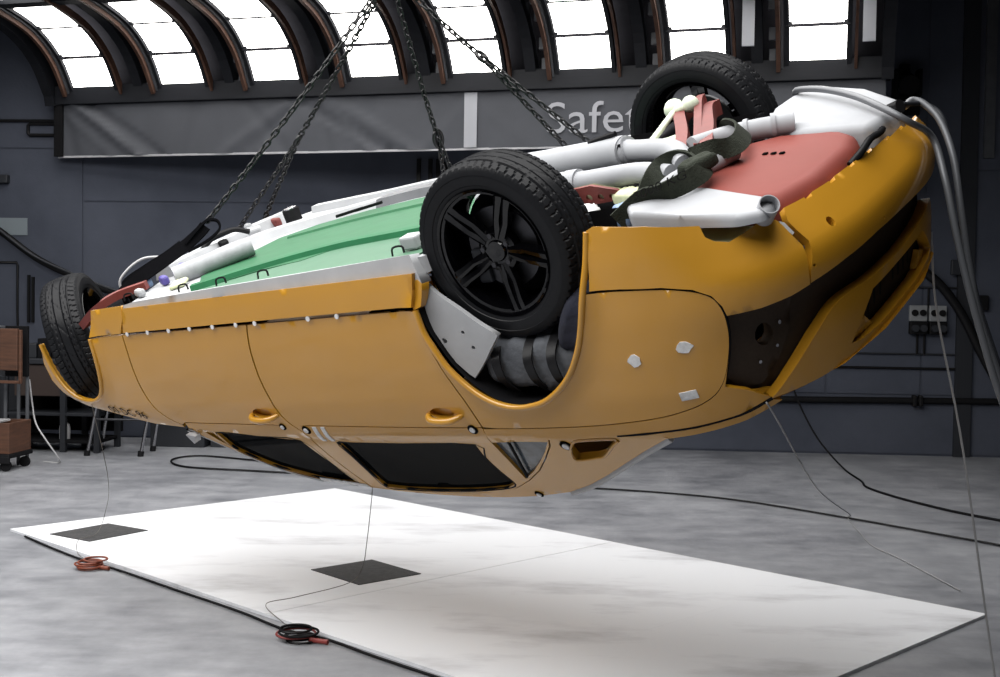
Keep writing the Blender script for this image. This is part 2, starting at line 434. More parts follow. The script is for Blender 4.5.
# banner
def banner():
    root = empty('banner', bk(0, .0, 2.92)); tag(root, 'long grey cloth banner with pale lettering hanging under the lamp bank', 'banner')
    N = 320; K = 10; vs_ = []; fs = []
    rnd = random.Random(3)
    folds = [(rnd.uniform(0, 8.2), rnd.uniform(-.9, .9), rnd.uniform(.03, .08), rnd.uniform(-.014, .014)) for _ in range(46)]
    folds += [(.62, .75, .05, .045), (.85, .8, .05, -.03), (3.2, 1.0, .05, -.03), (3.5, .9, .06, .02)]
    for i in range(N + 1):
        for j in range(K + 1):
            s = .06 + 8.2 * i / N; h = j / K
            y = 0
            for c, sl, w, a in folds:
                y += a * math.exp(-((s - c + sl * (h - .5)) / w) ** 2)
            vs_.append(bk(s, .03 + y * (1 if s < 4.6 else .35), 2.935 + .53 * h))
    for i in range(N):
        for j in range(K):
            a = i * (K + 1) + j; fs.append((a, a + K + 1, a + K + 2, a + 1))
    BM = mat('banner_grey_cloth', (.064, .068, .079), .6, spec=.2, var=.1, scale=2)
    to(mesh('cloth', vs_, fs, BM, smooth=True), root)
    to(bbk('bottom_bar', .05, 8.26, .0, .03, 2.918, 2.938, mat('bar_pale', (.35, .35, .37), .4)), root)
    to(bbk('end_batten', .02, .12, .035, .06, 2.93, 3.47, BLKM), root)
    WT = mat('banner_white_print', (.30, .31, .34), .6)
    to(bbk('white_stripe', 4.475, 4.60, .045, .050, 2.94, 3.455, WT), root)
    tv, tf = text_geo('Safety', .40)
    # first four letters reach from s=5.33 to s=6.02
    w4 = max(v[0] for v in text_geo('Safe', .40)[0]); k = .715 / w4; kh = .285 / max(v[1] for v in text_geo('S', .40)[0])
    vs2 = [bk(5.275 + x * k, .052, 3.055 + y * kh) for x, y in tv]
    to(mesh('lettering', vs2, tf, WT), root)
banner()

# ------------------------------------------------------------------ the inverted car
# car frame: x forward, y left, z up from its own road plane; rear axle at x = 0
PH, PP, PR = 2.4447, .0772, -.4375
CARLOC = Vector((.3437, 4.5136, 2.2193))
CARM = (Matrix.Rotation(PH, 3, 'Z') @ Matrix.Rotation(PP, 3, 'Y') @ Matrix.Rotation(math.pi + PR, 3, 'X'))
car = empty('inverted_car'); car.matrix_world = CARM.to_4x4(); car.location = CARLOC
tag(car, 'yellow four-door saloon car hanging upside down from chains, bumper cracked', 'car')
def cw(p): return CARM @ Vector(p) + CARLOC

PLAN = []
for i in range(301):
    x = 3.5 - 3.7 * i / 300
    PLAN.append((x, -(.905 - (.035 * (x - 2.3) ** 2 / .36 if x > 2.3 else 0))))
for i in range(1, 301):
    a = math.pi / 2 * i / 300
    PLAN.append((-.2 - .86 * max(math.sin(a), 0) ** (2 / 3), -.905 * max(math.cos(a), 0) ** (2 / 3)))
ARL = [0]
for a, b in zip(PLAN, PLAN[1:]): ARL.append(ARL[-1] + math.hypot(b[0] - a[0], b[1] - a[1]))
i0 = min(range(len(PLAN)), key=lambda i: abs(PLAN[i][0])); z0_ = ARL[i0]
ARL = [a - z0_ for a in ARL]; UC = ARL[-1]
import bisect
def Cp(u):
    if u > UC: p = Cp(2 * UC - u); return Vector((p.x, -p.y))
    i = min(max(bisect.bisect_left(ARL, u), 1), len(ARL) - 1); t = (u - ARL[i - 1]) / (ARL[i] - ARL[i - 1])
    return Vector((PLAN[i - 1][0] + (PLAN[i][0] - PLAN[i - 1][0]) * t, PLAN[i - 1][1] + (PLAN[i][1] - PLAN[i - 1][1]) * t))
def Np(u):
    d = (Cp(u + .012) - Cp(u - .012)).normalized(); return Vector((-d.y, d.x))
ZS = [.05, .10, .20, .30, .385, .40, .50, .62, .75, .85, .90, .935, .955, 1.05]
IS = [.11, .085, .052, .028, .014, .012, .003, 0, .006, .024, .040, .058, .078, .13]
ZR = [.05, .20, .29, .33, .40, .42, .45, .48, .52, .55, .58, .62, .70, .85, .95, 1.0, 1.05]
IR = [.26, .16, .098, .070, .024, .007, .002, 0, .007, .018, .032, .05, .055, .085, .11, .13, .15]
def avg(z, X, Y, w=.02): return sum(interp(z + k * w / 3, X, Y) * c for k, c in ((-3, 1), (-2, 2), (-1, 3), (0, 3), (1, 3), (2, 2), (3, 1))) / 15
R_ARCH = [(-.343, .385), (-.335, .463), (-.317, .513), (-.287, .587), (-.25, .643), (-.207, .692), (-.159, .729), (-.107, .754), (-.047, .767), (.02, .763), (.093, .745), (.161, .708), (.221, .661), (.268, .608), (.311, .54), (.343, .467), (.371, .386)]
F_ARCH = [(-2.401, .393), (-2.410, .475), (-2.439, .576), (-2.493, .660), (-2.581, .702), (-2.679, .705), (-2.76, .682), (-2.82, .632), (-2.868, .55), (-2.891, .446), (-2.897, .41)]
R_S = smoothline(R_ARCH, 3); F_S = smoothline(F_ARCH, 3)
ZT = [.86, .83, .785, .755, .70]; UT = [-2.1, -2.306, -2.533, -2.716, -3.0]
def inset(u, z):
    uu = min(u, 2 * UC - u); b = sm(.55, 1.15, uu)
    k = (1 - b) * avg(z, ZS, IS) + b * avg(z, ZR, IR)
    for A, u0, u1 in ((R_S, -.45, .5), (F_S, -3.2, -2.3)):
        if u0 < uu < u1 and .3 < z < .9:
            d = min((uu - p[0]) ** 2 + (z - p[1]) ** 2 for p in A)
            k -= .016 * math.exp(-d / .04 ** 2)
    if uu < -2.0: # the wing rolls over into the bonnet
        zt = interp(-uu, [2.04, 2.253, 2.456, 2.62, 2.95], ZT)
        k += .10 * max(0, z - (zt - .07)) ** 2 / .07
    return k
def S(u, z):
    c = Cp(u); n = Np(u); k = inset(u, z); return Vector((c.x - n.x * k, c.y - n.y * k, z))
def SM(u, z): p = S(u, z); return Vector((p.x, -p.y, p.z))
def G(x, z):
    h = z - .955; return Vector((x, -(.828 - .50 * h - .25 * h * h), z))
def GM(x, z): p = G(x, z); return Vector((p.x, -p.y, p.z))
g = .0045
D_FRONT = smoothline([(-2.157, .392), (-2.164, .484), (-2.173, .558), (-2.174, .638), (-2.165, .711), (-2.137, .771), (-2.09, .821), (-2.035, .852)], 3)
D_MID = smoothline([(-1.287, .392), (-1.307, .454), (-1.322, .54), (-1.328, .639), (-1.323, .714), (-1.309, .806), (-1.275, .86)], 3)
D_REAR = smoothline([(-.352, .39), (-.350, .444), (-.338, .501), (-.318, .602), (-.298, .682), (-.276, .747), (-.265, .816), (-.260, .862)], 3)
def sh(L, du, dz=0): return [(a + du, b + dz) for a, b in L]
BELT = [(-2.0, .872), (-1.775, .890), (-1.526, .912), (-1.239, .932), (-1.011, .947), (-.74, .953), (-.361, .953), (.014, .925)]
def crease(u): return interp(u, [-2.1, -1.3, -.65, -.26], [.838, .856, .866, .868])
QSEAM = smoothline([(.373, .382), (.504, .391), (.632, .407), (.719, .432), (.767, .46), (.787, .497), (.793, .546), (.786, .607), (.766, .671), (.738, .731), (.701, .772), (.649, .797), (.597, .81), (.506, .827), (.353, .843), (.186, .857), (-.05, .866), (-.256, .868)], 3)
for S_, G_, side in ((S, G, 'near'), (SM, GM, 'far')):
    near = side == 'near'
    st = .03 if near else .06
    # front wing
    top = [(-2.045, .872), (-2.253, .850), (-2.456, .806), (-2.604, .774), (-2.732, .750), (-2.85, .715), (-2.92, .68), (-2.975, .61), (-2.985, .52), (-2.93, .415)]
    panel('front_wing', sh(D_FRONT, -g * 1.9) + top + F_S[::-1], S_, YEL, car, step=st)
    if near: panel('wing_lower_piece', [(-2.346, .268), (-2.10, .262), (-2.118, .32), (-2.162, .383), (-2.396, .384)], S_, YEL, car, step=st, out=.006)
    # sill skirt and white sill flange
    if near: panel('sill_skirt', [(-2.09, .274), (-1.242, .268), (-.323, .262), (-.348, .374), (-1.285, .377), (-2.13, .380)], S_, YEL, car, step=st, out=.012, depth=.03)
    if near: panel('sill_flange', [(-2.12, .30), (-.30, .30), (-.335, .199), (-.9, .217), (-1.5, .235), (-2.02, .252), (-2.10, .262)], S_, WHT, car, step=.05, out=-.004, depth=.05)
    # doors
    HREC = lambda u0, zz, k=1.0: [(u0 - .008 + .058 * k * math.cos(t), zz - .008 + .024 * k * math.sin(t)) for t in [q * math.pi / 10 for q in range(20)]]
    fd = D_FRONT + [(u, crease(u) - g) for u in (-2.0, -1.8, -1.6, -1.4)] + sh(D_MID[::-1], -g)
    panel('front_door', fd, S_, YEL, car, step=st, holes=(HREC(-1.415, .797),))
    rd = sh(D_MID, g) + [(u, crease(u) - g) for u in (-1.2, -1.0, -.8, -.6, -.4)] + D_REAR[::-1]
    panel('rear_door', rd, S_, YEL, car, step=st, holes=(HREC(-.404, .805),))
    panel('belt_moulding', [(-2.0, crease(-2.0)), (-1.8, crease(-1.8)), (-1.6, crease(-1.6)), (-1.279, crease(-1.3)), (-1.252, .888), (-1.24, .935), (-1.526, .914), (-1.775, .893), (-2.0, .872)], S_, YEL, car, step=st)
    panel('belt_moulding', [(-1.272, crease(-1.272)), (-1.0, crease(-1)), (-.65, crease(-.65)), (-.262, crease(-.3)), (-.266, .90), (-.286, .95), (-.361, .955), (-.74, .955), (-1.011, .950), (-1.232, .937), (-1.246, .888)], S_, YEL, car, step=st)
    # quarter panel and the shoulder above it
    panel('quarter_panel', sh(D_REAR, g * 1.5) + QSEAM[::-1][1:] + R_S[::-1], S_, YEL, car, step=st)
    panel('rear_shoulder', [(-.258, .872)] + sh(QSEAM[::-1][1:-24], 0, .004) + [(.735, .757), (.80, .79), (.87, .845), (.756, .868), (.60, .878), (.412, .889), (.246, .905), (.014, .925), (-.15, .94), (-.28, .95), (-.266, .90)], S_, YEL, car, step=st)
    LS = [(.30, .900), (.42, .892), (.60, .880), (.756, .869), (.872, .850)]
    panel('boot_lid_side', [(a, b + .005) for a, b in LS] + [(.91, .872), (.77, .898), (.60, .912), (.45, .925)], S_, YEL, car, step=st)
    tube('gap_seal', [S_(a, b + .002) + Vector((0, .004 if near else -.004, 0)) for a, b in LS], .006, BLKM, car, n=6, k=4)
    # rolled arch lips
    tube('arch_lip', [S_(u, z) for u, z in R_ARCH + ([(.40, .284), (.42, .20)] if near else [])], .011, YEL, car, n=8, k=3)
    tube('arch_lip', [S_(u, z) for u, z in F_ARCH], .010, YEL, car, n=8, k=3)
    # glasshouse frame, cut at the door gaps
    FW_ = [(1.85, .902), (1.587, .926), (1.333, .952), (1.309, 1.104), (1.311, 1.277), (1.428, 1.267), (1.523, 1.247), (1.71, 1.165), (1.81, 1.074), (1.852, 1.015)]
    QL = [(1.925, .90), (1.873, .906), (1.868, .99), (1.886, .972)]
    RW = [(1.12, .962), (1.031, .962), (.752, .963), (.371, .963), (.387, 1.041), (.389, 1.131), (.390, 1.221), (.455, 1.255), (.567, 1.277), (.688, 1.293), (.865, 1.304), (1.042, 1.305), (1.165, 1.292), (1.14, 1.157), (1.124, 1.048)]
    RQ = [(.284, .945), (.138, .945), (.022, .945), (.075, 1.002), (.144, 1.064), (.219, 1.124), (.303, 1.181), (.288, 1.056)]
    VT = [(-.085, .948), (-.118, .935), (-.278, .925), (-.242, .962), (-.172, 1.019), (-.134, 1.031), (-.034, 1.047), (-.040, 1.0)]
    GAPR = [(.008, .933), (.027, .967), (.098, 1.038), (.184, 1.116), (.289, 1.188), (.407, 1.252), (.519, 1.282)]
    RAIL = [(1.968, .937), (1.876, 1.023), (1.786, 1.112), (1.679, 1.196), (1.533, 1.256), (1.321, 1.291), (1.262, 1.299)]
    panel('front_door_frame', [(2.0, .885), (1.775, .897), (1.526, .92), (1.262, .938)] + RAIL[::-1], G_, YEL, car, step=.03, holes=(FW_, QL), depth=.03)
    RT_ = [(1.256, 1.297), (1.0, 1.314), (.80, 1.315), (.65, 1.305), (.519, 1.284)]
    panel('rear_door_frame', [(1.256, .938), (1.0, .952), (.74, .957), (.36, .957), (.28, .94), (.012, .935)] + [(a + .004, b) for a, b in GAPR[1:-1]] + RT_[::-1], G_, YEL, car, step=.03, holes=(RW, RQ), depth=.03)
    ROOFE = [(1.533, 1.258), (1.321, 1.296), (1.116, 1.325), (.954, 1.337), (.789, 1.341), (.679, 1.341), (.509, 1.330), (.34, 1.307), (.162, 1.265), (.026, 1.207), (-.082, 1.148), (-.225, 1.063), (-.354, .987), (-.484, .917)]
    panel('rear_pillar', [(a - .003, b) for a, b in GAPR] + [(.65, 1.309), (.80, 1.319), (1.0, 1.318), (1.256, 1.301), (1.321, 1.295)] + ROOFE[1:] + [(-.40, .896), (-.25, .909), (-.02, .928)], G_, YEL, car, step=.03, holes=(VT,), depth=.03)
    def grow(P_, k=.012):
        cx = sum(p[0] for p in P_) / len(P_); cz = sum(p[1] for p in P_) / len(P_)
        return [(p[0] + (k if p[0] > cx else -k), p[1] + (k if p[1] > cz else -k)) for p in P_]
    panel('window_pane', grow(FW_), G_, GLASS, car, step=.06, out=-.014, flange=False)
    panel('window_pane', grow(QL, .006), G_, GLASS, car, step=.06, out=-.014, flange=False)
    panel('window_pane', grow(RW), G_, GLASS, car, step=.06, out=-.014, flange=False)
    panel('quarter_glass', grow(RQ), G_, GLASS2, car, step=.06, out=-.014, flange=False)
    if near:
        tube('vent_rim', [G_(a, b) for a, b in VT + VT[:2]], .006, YEL, car, n=6, k=3)
        tube('quarter_glass_bar', [G_(.20, .945), G_(.24, 1.06), G_(.285, 1.165)], .006, BLK, car, n=6, k=3)
    # white strip bonded along the windscreen edge, grey seal along the rear screen
    off = Vector((0, .012 if near else -.012, .008))
    tube('windscreen_trim', [G_(a, b) + off for a, b in [(2.05, .888)] + RAIL[:5]], .009, SEAL, car, n=6, k=4)
    tube('rear_screen_seal', [G_(a, b) + off * 1.3 for a, b in ROOFE[8:]], .013, SEAL, car, n=6, k=4)
    # door handles
    for u0, zz in ((-1.415, .797), (-.404, .805)):
        sg = -1 if near else 1
        hp = [S_(u0 + a, zz + .006 + b) + Vector((0, sg * o, 0)) for a, b, o in ((-.082, -.006, -.004), (-.070, -.003, .014), (-.045, .003, .030), (0, .006, .034), (.045, .005, .030), (.068, .002, .014), (.080, -.001, -.004))]
        h = tube('door_handle', hp, [c.x for c in catmull([(r, 0, 0) for r in (.010, .0125, .014, .015, .014, .0125, .010)], 4)], YEL, car, n=10, k=4)
        panel('handle_recess', HREC(u0, zz, 1.12), S_, YEL, h, step=.02, out=-.020, flange=False)
    for line in (D_FRONT, D_MID, D_REAR, QSEAM):
        P_ = [S_(a - (g * .95 if line is D_FRONT else 0) + (g * .5 if line is D_MID else 0) + (g * .7 if line is D_REAR else 0), b) for a, b in line]
        q_ = tube('gap_seal', [p + Vector((0, (.007 if near else -.007), 0)) for p in P_], .0045, BLKM, car, n=6, k=0)
    for W_ in (FW_, RW):
        tube('window_seal', [G_(a, b) + Vector((0, .006 if near else -.006, 0)) for a, b in W_ + W_[:2]], .007, BLK, car, n=6, k=3)
# bumper: two pieces with a torn edge between them, running round to the far wheel
CRK = [(1.062, .328), (1.070, .345), (1.078, .372), (1.090, .413), (1.085, .453), (1.078, .49), (1.079, .530)]
LOW = [(.423, .196), (.447, .187), (.615, .214), (.792, .258), (.80, .292), (.825, .311), (.87, .327), (.901, .323), (1.005, .309), (1.05, .318)]
UPP = [(.397, .375), (.504, .383), (.632, .399), (.722, .424), (.772, .456), (.794, .495), (.80, .528), (.907, .538), (1.008, .538)]
bp1 = panel('bumper_side', LOW + CRK + UPP[::-1], S, YEL, car, step=.025, depth=.025, out=.004)
M2 = 2 * UC
CRK2 = [(1.11, .322), (1.10, .34), (1.108, .368), (1.122, .408), (1.108, .453), (1.09, .49), (1.086, .53)]
low2 = []
u = 1.12
while u < M2 - .95:
    q = interp(u, [1.1, 1.5, 1.7, 1.86, 2.08, 2.25, 2.4, 2.6], [.305, .307, .318, .328, .352, .39, .445, .50])
    low2 += [(u, q), (u + .10, q + .002), (u + .103, q + .010), (u + .135, q + .010), (u + .138, q + .003)]; u += .15
HOLE = lambda a, b, r: [(a + r * math.cos(t), b + r * math.sin(t)) for t in [k * math.pi / 6 for k in range(12)]]
bp2 = panel('rear_bumper', CRK2[::-1] + low2 + [(M2 - .80, .50), (M2 - .80, .545)] + [(M2 - 1.1, .545), (UC + .25, .535), (UC, .522), (1.45, .512), (1.25, .518)], S, YEL, car, step=.025, depth=.03, holes=(HOLE(1.243, .395, .015), HOLE(1.107, .481, .006), HOLE(1.51, .49, .006)))
# body, shade painted in as brown, behind the bumper and in the empty lamp housings
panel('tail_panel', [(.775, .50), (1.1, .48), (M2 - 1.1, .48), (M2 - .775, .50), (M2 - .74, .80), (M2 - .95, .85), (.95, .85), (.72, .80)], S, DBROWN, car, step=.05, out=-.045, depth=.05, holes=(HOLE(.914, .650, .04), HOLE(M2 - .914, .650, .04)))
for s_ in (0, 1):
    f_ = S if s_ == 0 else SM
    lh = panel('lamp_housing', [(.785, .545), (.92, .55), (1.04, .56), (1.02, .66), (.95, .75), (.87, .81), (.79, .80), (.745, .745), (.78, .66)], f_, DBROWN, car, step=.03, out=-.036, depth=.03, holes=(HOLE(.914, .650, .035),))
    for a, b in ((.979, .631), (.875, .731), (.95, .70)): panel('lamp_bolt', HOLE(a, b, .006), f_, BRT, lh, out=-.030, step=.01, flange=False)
# boot lid
LE = smoothline([(.868, .852), (.905, .833), (.993, .775), (1.104, .701), (1.191, .658), (1.282, .648), (1.441, .66), (UC, .672)], 4)
LEm = [(M2 - a, b) for a, b in LE[::-1]][1:]
RECESS = [(1.43, .70), (1.27, .822), (1.33, .836), (1.5, .845), (M2 - 1.5, .845), (M2 - 1.33, .836), (M2 - 1.27, .822), (M2 - 1.43, .70)]
lid = panel('boot_lid', LE + LEm + [(M2 - 1.1, .866), (UC, .868), (1.1, .866)], S, YEL, car, step=.03, depth=.04, holes=(RECESS,))
panel('plate_recess', [(1.40, .68), (1.25, .83), (1.5, .855), (M2 - 1.5, .855), (M2 - 1.25, .83), (M2 - 1.40, .68)], S, BLK, lid, step=.06, out=-.045, flange=False)
panel('recess_wing', [(1.285, .822), (1.40, .785), (1.46, .835), (1.33, .838)], S, YEL, lid, step=.03, out=-.02, depth=.02)
panel('recess_wing', [(M2 - 1.285, .822), (M2 - 1.40, .785), (M2 - 1.46, .835), (M2 - 1.33, .838)], S, YEL, lid, step=.03, out=-.02, depth=.02)
# deck of the boot lid, roof, screens
def loft(name, secs, mt, parent, n=14, smooth=True):
    """secs: (near edge point, rise at middle, shift of the middle along x)"""
    vs_ = []; fs = []
    for (x, y, z), rise, dx in secs:
        for k in range(n + 1):
            t = -1 + 2 * k / n; w = 1 - t * t
            vs_.append((x + dx * w, abs(y) * t, z + rise * w))
    for i in range(len(secs) - 1):
        for k in range(n): a = i * (n + 1) + k; fs.append((a, a + 1, a + n + 2, a + n + 1))
    return mesh(name, vs_, fs, mt, parent, smooth)
rs = []
for a, b in [(1.533, 1.258), (1.321, 1.293), (1.116, 1.322), (.954, 1.335), (.789, 1.339), (.679, 1.339), (.509, 1.328), (.34, 1.305), (.162, 1.263), (.026, 1.205)]:
    p = G(a, b); rs.append(((p.x, p.y, p.z), .085, .05 if a > 1.4 else 0))
rf = loft('roof', rs, YEL, car)
ws = []
for a, b in [(1.53, 1.256), (1.679, 1.194), (1.786, 1.11), (1.876, 1.021), (1.968, .935), (2.05, .886)]:
    p = G(a, b); ws.append(((p.x, p.y, p.z), .085 - .05 * (1.53 - a) / -.52, .05 + .16 * (a - 1.53)))
loft('windscreen', ws, GLASS, car)
bs = []
for a, b in [(.03, 1.203), (-.082, 1.144), (-.225, 1.059), (-.354, .983), (-.484, .913)]:
    p = G(a, b); bs.append(((p.x, p.y, p.z), .08 - .06 * (.03 - a) / .51, -.02 - .16 * (.03 - a)))
loft('rear_screen', bs, GLASS, car)
dk = [((-.40, .80, .905), .022, -.06), ((-.55, .79, .892), .024, -.05), ((-.75, .72, .876), .02, -.03), ((-.86, .60, .868), .012, -.02), ((-.94, .45, .866), .004, -.01), ((-.985, .20, .866), .001, 0)]
loft('boot_deck', dk, YEL, car)
bn = [((2.0, .80, .87), .06, .12), ((2.3, .82, .815), .10, .05), ((2.6, .80, .765), .11, 0), ((2.9, .74, .73), .10, 0), ((3.06, .68, .66), .08, .03)]
loft('bonnet', bn, YEL, car)
# mirror mount tab hanging at the foot of the windscreen pillar
mesh('mirror_tab', [G(2.03, .90) + Vector((0, -.03, 0)), G(1.97, .91) + Vector((0, -.03, 0)), G(2.02, .955) + Vector((0, -.04, 0)), G(2.03, .90), G(1.97, .91), G(2.02, .955)], [(0, 1, 2), (5, 4, 3), (0, 3, 4, 1), (1, 4, 5, 2), (2, 5, 3, 0)], SEAL, car)
# targets, tapes, screws, lettering
def sticker(name, poly, f, mt, parent, out=.003): return panel(name, poly, f, mt, parent, step=.02, out=out, depth=.004, flange=True)
for f, a, b, r in ((S, -1.344, .860, .017), (S, -1.212, .878, .021), (S, -.308, .872, .021), (G, -.047, .962, .024), (G, .327, 1.288, .018)):
    t_ = sticker('target_marker', HOLE(a, b, r), f, INK, car, .004)
    sticker('target_dot', HOLE(a, b, r * .55), f, TAPE, t_, .008)
def jag(a, b, w, h, seed):
    r = random.Random(seed); return [(a + w * math.cos(t) * r.uniform(.7, 1), b + h * math.sin(t) * r.uniform(.7, 1)) for t in [k * math.pi / 5 for k in range(10)]]
sticker('tape_patch', jag(.481, .618, .026, .024, 1), S, TAPE, car)
sticker('tape_patch', jag(.65, .597, .030, .022, 2), S, TAPE, car)
sticker('tape_patch', [(.59, .745), (.646, .742), (.648, .772), (.592, .774)], S, TAPE, car)
for a in (-1.165, -1.115): sticker('tape_strip', [(a, .862), (a + .022, .862), (a + .0, .95), (a - .022, .95)], S, TAPE, car)
for a in (-2.104, -1.951, -1.797, -1.65, -1.494, -1.342, -1.223, -.908, -.748): sticker('sill_screw', HOLE(a, .386, .010), S, TAPE, car, .012)
tv, tf = text_geo('00 DC 96', .055)
def Sn(u, z, o):
    n = (S(u + .003, z) - S(u - .003, z)).cross(S(u, z + .003) - S(u, z - .003)).normalized()
    return S(u, z) + (n if n.y < 0 else -n) * o
mesh('wing_lettering', [Sn(-2.53 + x * 1.25, .778 + .17 * x - y * 1.1, .004) for x, y in tv], tf, INK, car)
sticker('white_rail_tape', [(1.52, 1.232), (1.32, 1.266), (1.268, 1.276), (1.268, 1.297), (1.33, 1.287), (1.53, 1.252)], G, TAPE, car)
sticker('torn_white_edge', [(1.074, .328), (1.090, .338), (1.10, .372), (1.09, .376), (1.076, .35)], S, WHT, car, -.006)

# ---- wheels
def tyre_mesh():
    prof = [(.222, -.088), (.231, -.1), (.241, -.106), (.248, -.1065), (.250, -.1095), (.268, -.1125), (.284, -.111), (.2855, -.1125), (.297, -.1085), (.309, -.102)]
    tr = []
    for i in range(45):
        y = -.097 + .194 * i / 44
        tr.append((.3265 - .0115 * abs(y / .097) ** 3.2, y))
    P_ = prof + tr + [(r, -y) for r, y in prof[::-1]]
    n = 384; k = len(P_); vs_ = []; fs = []
    for i in range(n):
        th = 2 * math.pi * i / n
        for r, y in P_:
            d = 0
            ay = abs(y)
            if ay <= .0975:
                if abs(ay - .022) < .004 or abs(ay - .058) < .004: d = .007
                elif ay > .058:
                    if (i + int(ay * 40)) % 6 == 0: d = .005
                elif ay > .022:
                    ph = (i / 24 + ay * 55) % 1
                    if ph < .10: d = .004
                else:
                    ph = (i / 24 + y * 12) % 1
                    if ph < .045: d = .003
            elif .300 < r < .312 and i % 6 == 0: d = .003
            rr = r - d
            vs_.append((rr * math.cos(th), y, rr * math.sin(th)))
    for i in range(n):
        for j in range(k - 1):
            a = i * k + j; b = ((i + 1) % n) * k + j; fs.append((a, b, b + 1, a + 1))
    me = bpy.data.meshes.new('tyre'); me.from_pydata(vs_, [], fs); me.update(); me.materials.append(RUB)
    for p in me.polygons: p.use_smooth = True
    me.set_sharp_from_angle(angle=math.radians(30))
    return me
TY = tyre_mesh()
def wheel(name, loc, rz, spin, mirror):
    t = bpy.data.objects.new(name, TY); COL.objects.link(t); t.parent = car
    t.location = loc; t.rotation_euler = (0, 0, rz + (math.pi if mirror else 0))
    lathe('rim_barrel', [(.206, -.10), (.214, -.106), (.214, -.102), (.207, -.092), (.196, -.088), (.19, -.06), (.185, .0), (.192, .07), (.206, .095), (.214, .105), (.216, .10), (.20, .06), (.196, .0), (.202, -.07), (.206, -.10)], 72, RIM, t)
    bm = bmesh.new()
    for k in range(5):
        a0 = spin + 2 * math.pi * k / 5
        for sgn in (-1, 1): # paired bars
            vs_ = []
            for r, wa, hw, y in ((.045, .12, .016, -.068), (.11, .17, .013, -.074), (.165, .15, .015, -.084), (.20, .15, .019, -.088)):
                an = a0 + sgn * wa * (.11 / max(r, .08)) * .9
                c = Vector((math.cos(an) * r, y, math.sin(an) * r)); tg = Vector((-math.sin(an), 0, math.cos(an)))
                vs_.append([bm.verts.new(c - tg * hw + Vector((0, .035, 0))), bm.verts.new(c - tg * hw * .85), bm.verts.new(c + tg * hw * .2 - Vector((0, .006, 0))), bm.verts.new(c + tg * hw * .85), bm.verts.new(c + tg * hw + Vector((0, .035, 0)))])
            for A, B in zip(vs_, vs_[1:]):
                for j in range(5): bm.faces.new((A[j], A[(j + 1) % 5], B[(j + 1) % 5], B[j]))
            bm.faces.new(vs_[0]); bm.faces.new(vs_[-1])
    autosmooth(frombm('spokes', bm, RIM, t), 25)
    lathe('hub', [(.0, -.070), (.02, -.074), (.032, -.074), (.036, -.066), (.06, -.070), (.072, -.062), (.075, -.03), (.06, .03), (.0, .03)], 40, RIM, t)
    for k in range(5):
        a = spin + .63 + 2 * math.pi * k / 5
        c = Vector((.052 * math.cos(a), -.068, .052 * math.sin(a)))
        cyl('wheel_bolt', c, c + Vector((0, -.009, 0)), .009, DISC, t, n=6)
    for c_ in t.children: c_.scale = (1.085, 1.0, 1.085)
    if not mirror and rz == 0: lathe('dust_shield', [(.0, .055), (.195, .055), (.198, .06), (.0, .062)], 40, BLKM, t)
    lathe('brake_disc', [(.05, -.02), (.148, -.02), (.15, -.01), (.148, .0), (.05, .0), (.05, -.02)], 48, DISC, t)
    box('brake_caliper', (.115, -.005, .06), (.06, .07, .13), DGREY, t, bev=.012)
    lathe('hub_carrier', [(.0, .02), (.07, .02), (.075, .05), (.05, .09), (.03, .11), (.0, .11)], 24, DGREY, t)
    return t
w1 = wheel('wheel', (.02, -.705, .252), 0, .42, False); w1['label'] = 'black alloy wheel and tyre'
w2 = wheel('wheel', (-.015, .69, .312), 0, .9, True)
w3 = wheel('wheel', (2.854, -.66, .475), math.radians(46), .2, False)
for w_ in (w1, w2, w3): w_.scale = (.975, .87, .975)
# wheel houses
def wheelhouse(sg):
    vs_ = []; fs = []; n = 24
    prof = [(-.345 + .002, .36)] + [(a, b) for a, b in R_ARCH[1:-1]] + [(.375, .36)]
    P_ = smoothline(R_ARCH, 2)
    for (a, b) in P_:
        for y in (.885, .80, .62, .50): vs_.append((-a * (1.0 if y > .6 else .97), -sg * y, b + (.004 if y > .85 else .02)))
    for i in range(len(P_) - 1):
        for k in range(3): q = i * 4 + k; fs.append((q, q + 1, q + 5, q + 4))
    mesh('wheel_house', vs_, fs, BLKM, car, smooth=True)
    pts = [( -a * .97, -sg * .50, b + .02) for a, b in P_]
    c = len(pts); mesh('wheel_house_wall', pts + [(.34, -sg * .5, .24), (-.36, -sg * .5, .24)][::-1], [tuple(range(c + 2))], BLKM, car)
wheelhouse(1); wheelhouse(-1)
# white inner sill end ahead of the rear wheel
panel('inner_arch_sheet', [(-.335, .30), (-.27, .36), (-.16, .45), (-.065, .52), (-.125, .58), (-.205, .665), (-.25, .63), (-.29, .57), (-.335, .45)], S, WHT, car, step=.04, out=-.05, depth=.02, holes=(HOLE(-.215, .50, .008), HOLE(-.19, .56, .008), HOLE(-.285, .52, .008)))
panel('sill_end_cap', [(-.355, .385), (-.318, .375), (-.30, .30), (-.318, .285), (-.34, .29)], S, YEL, car, step=.03, out=-.002, depth=.04)
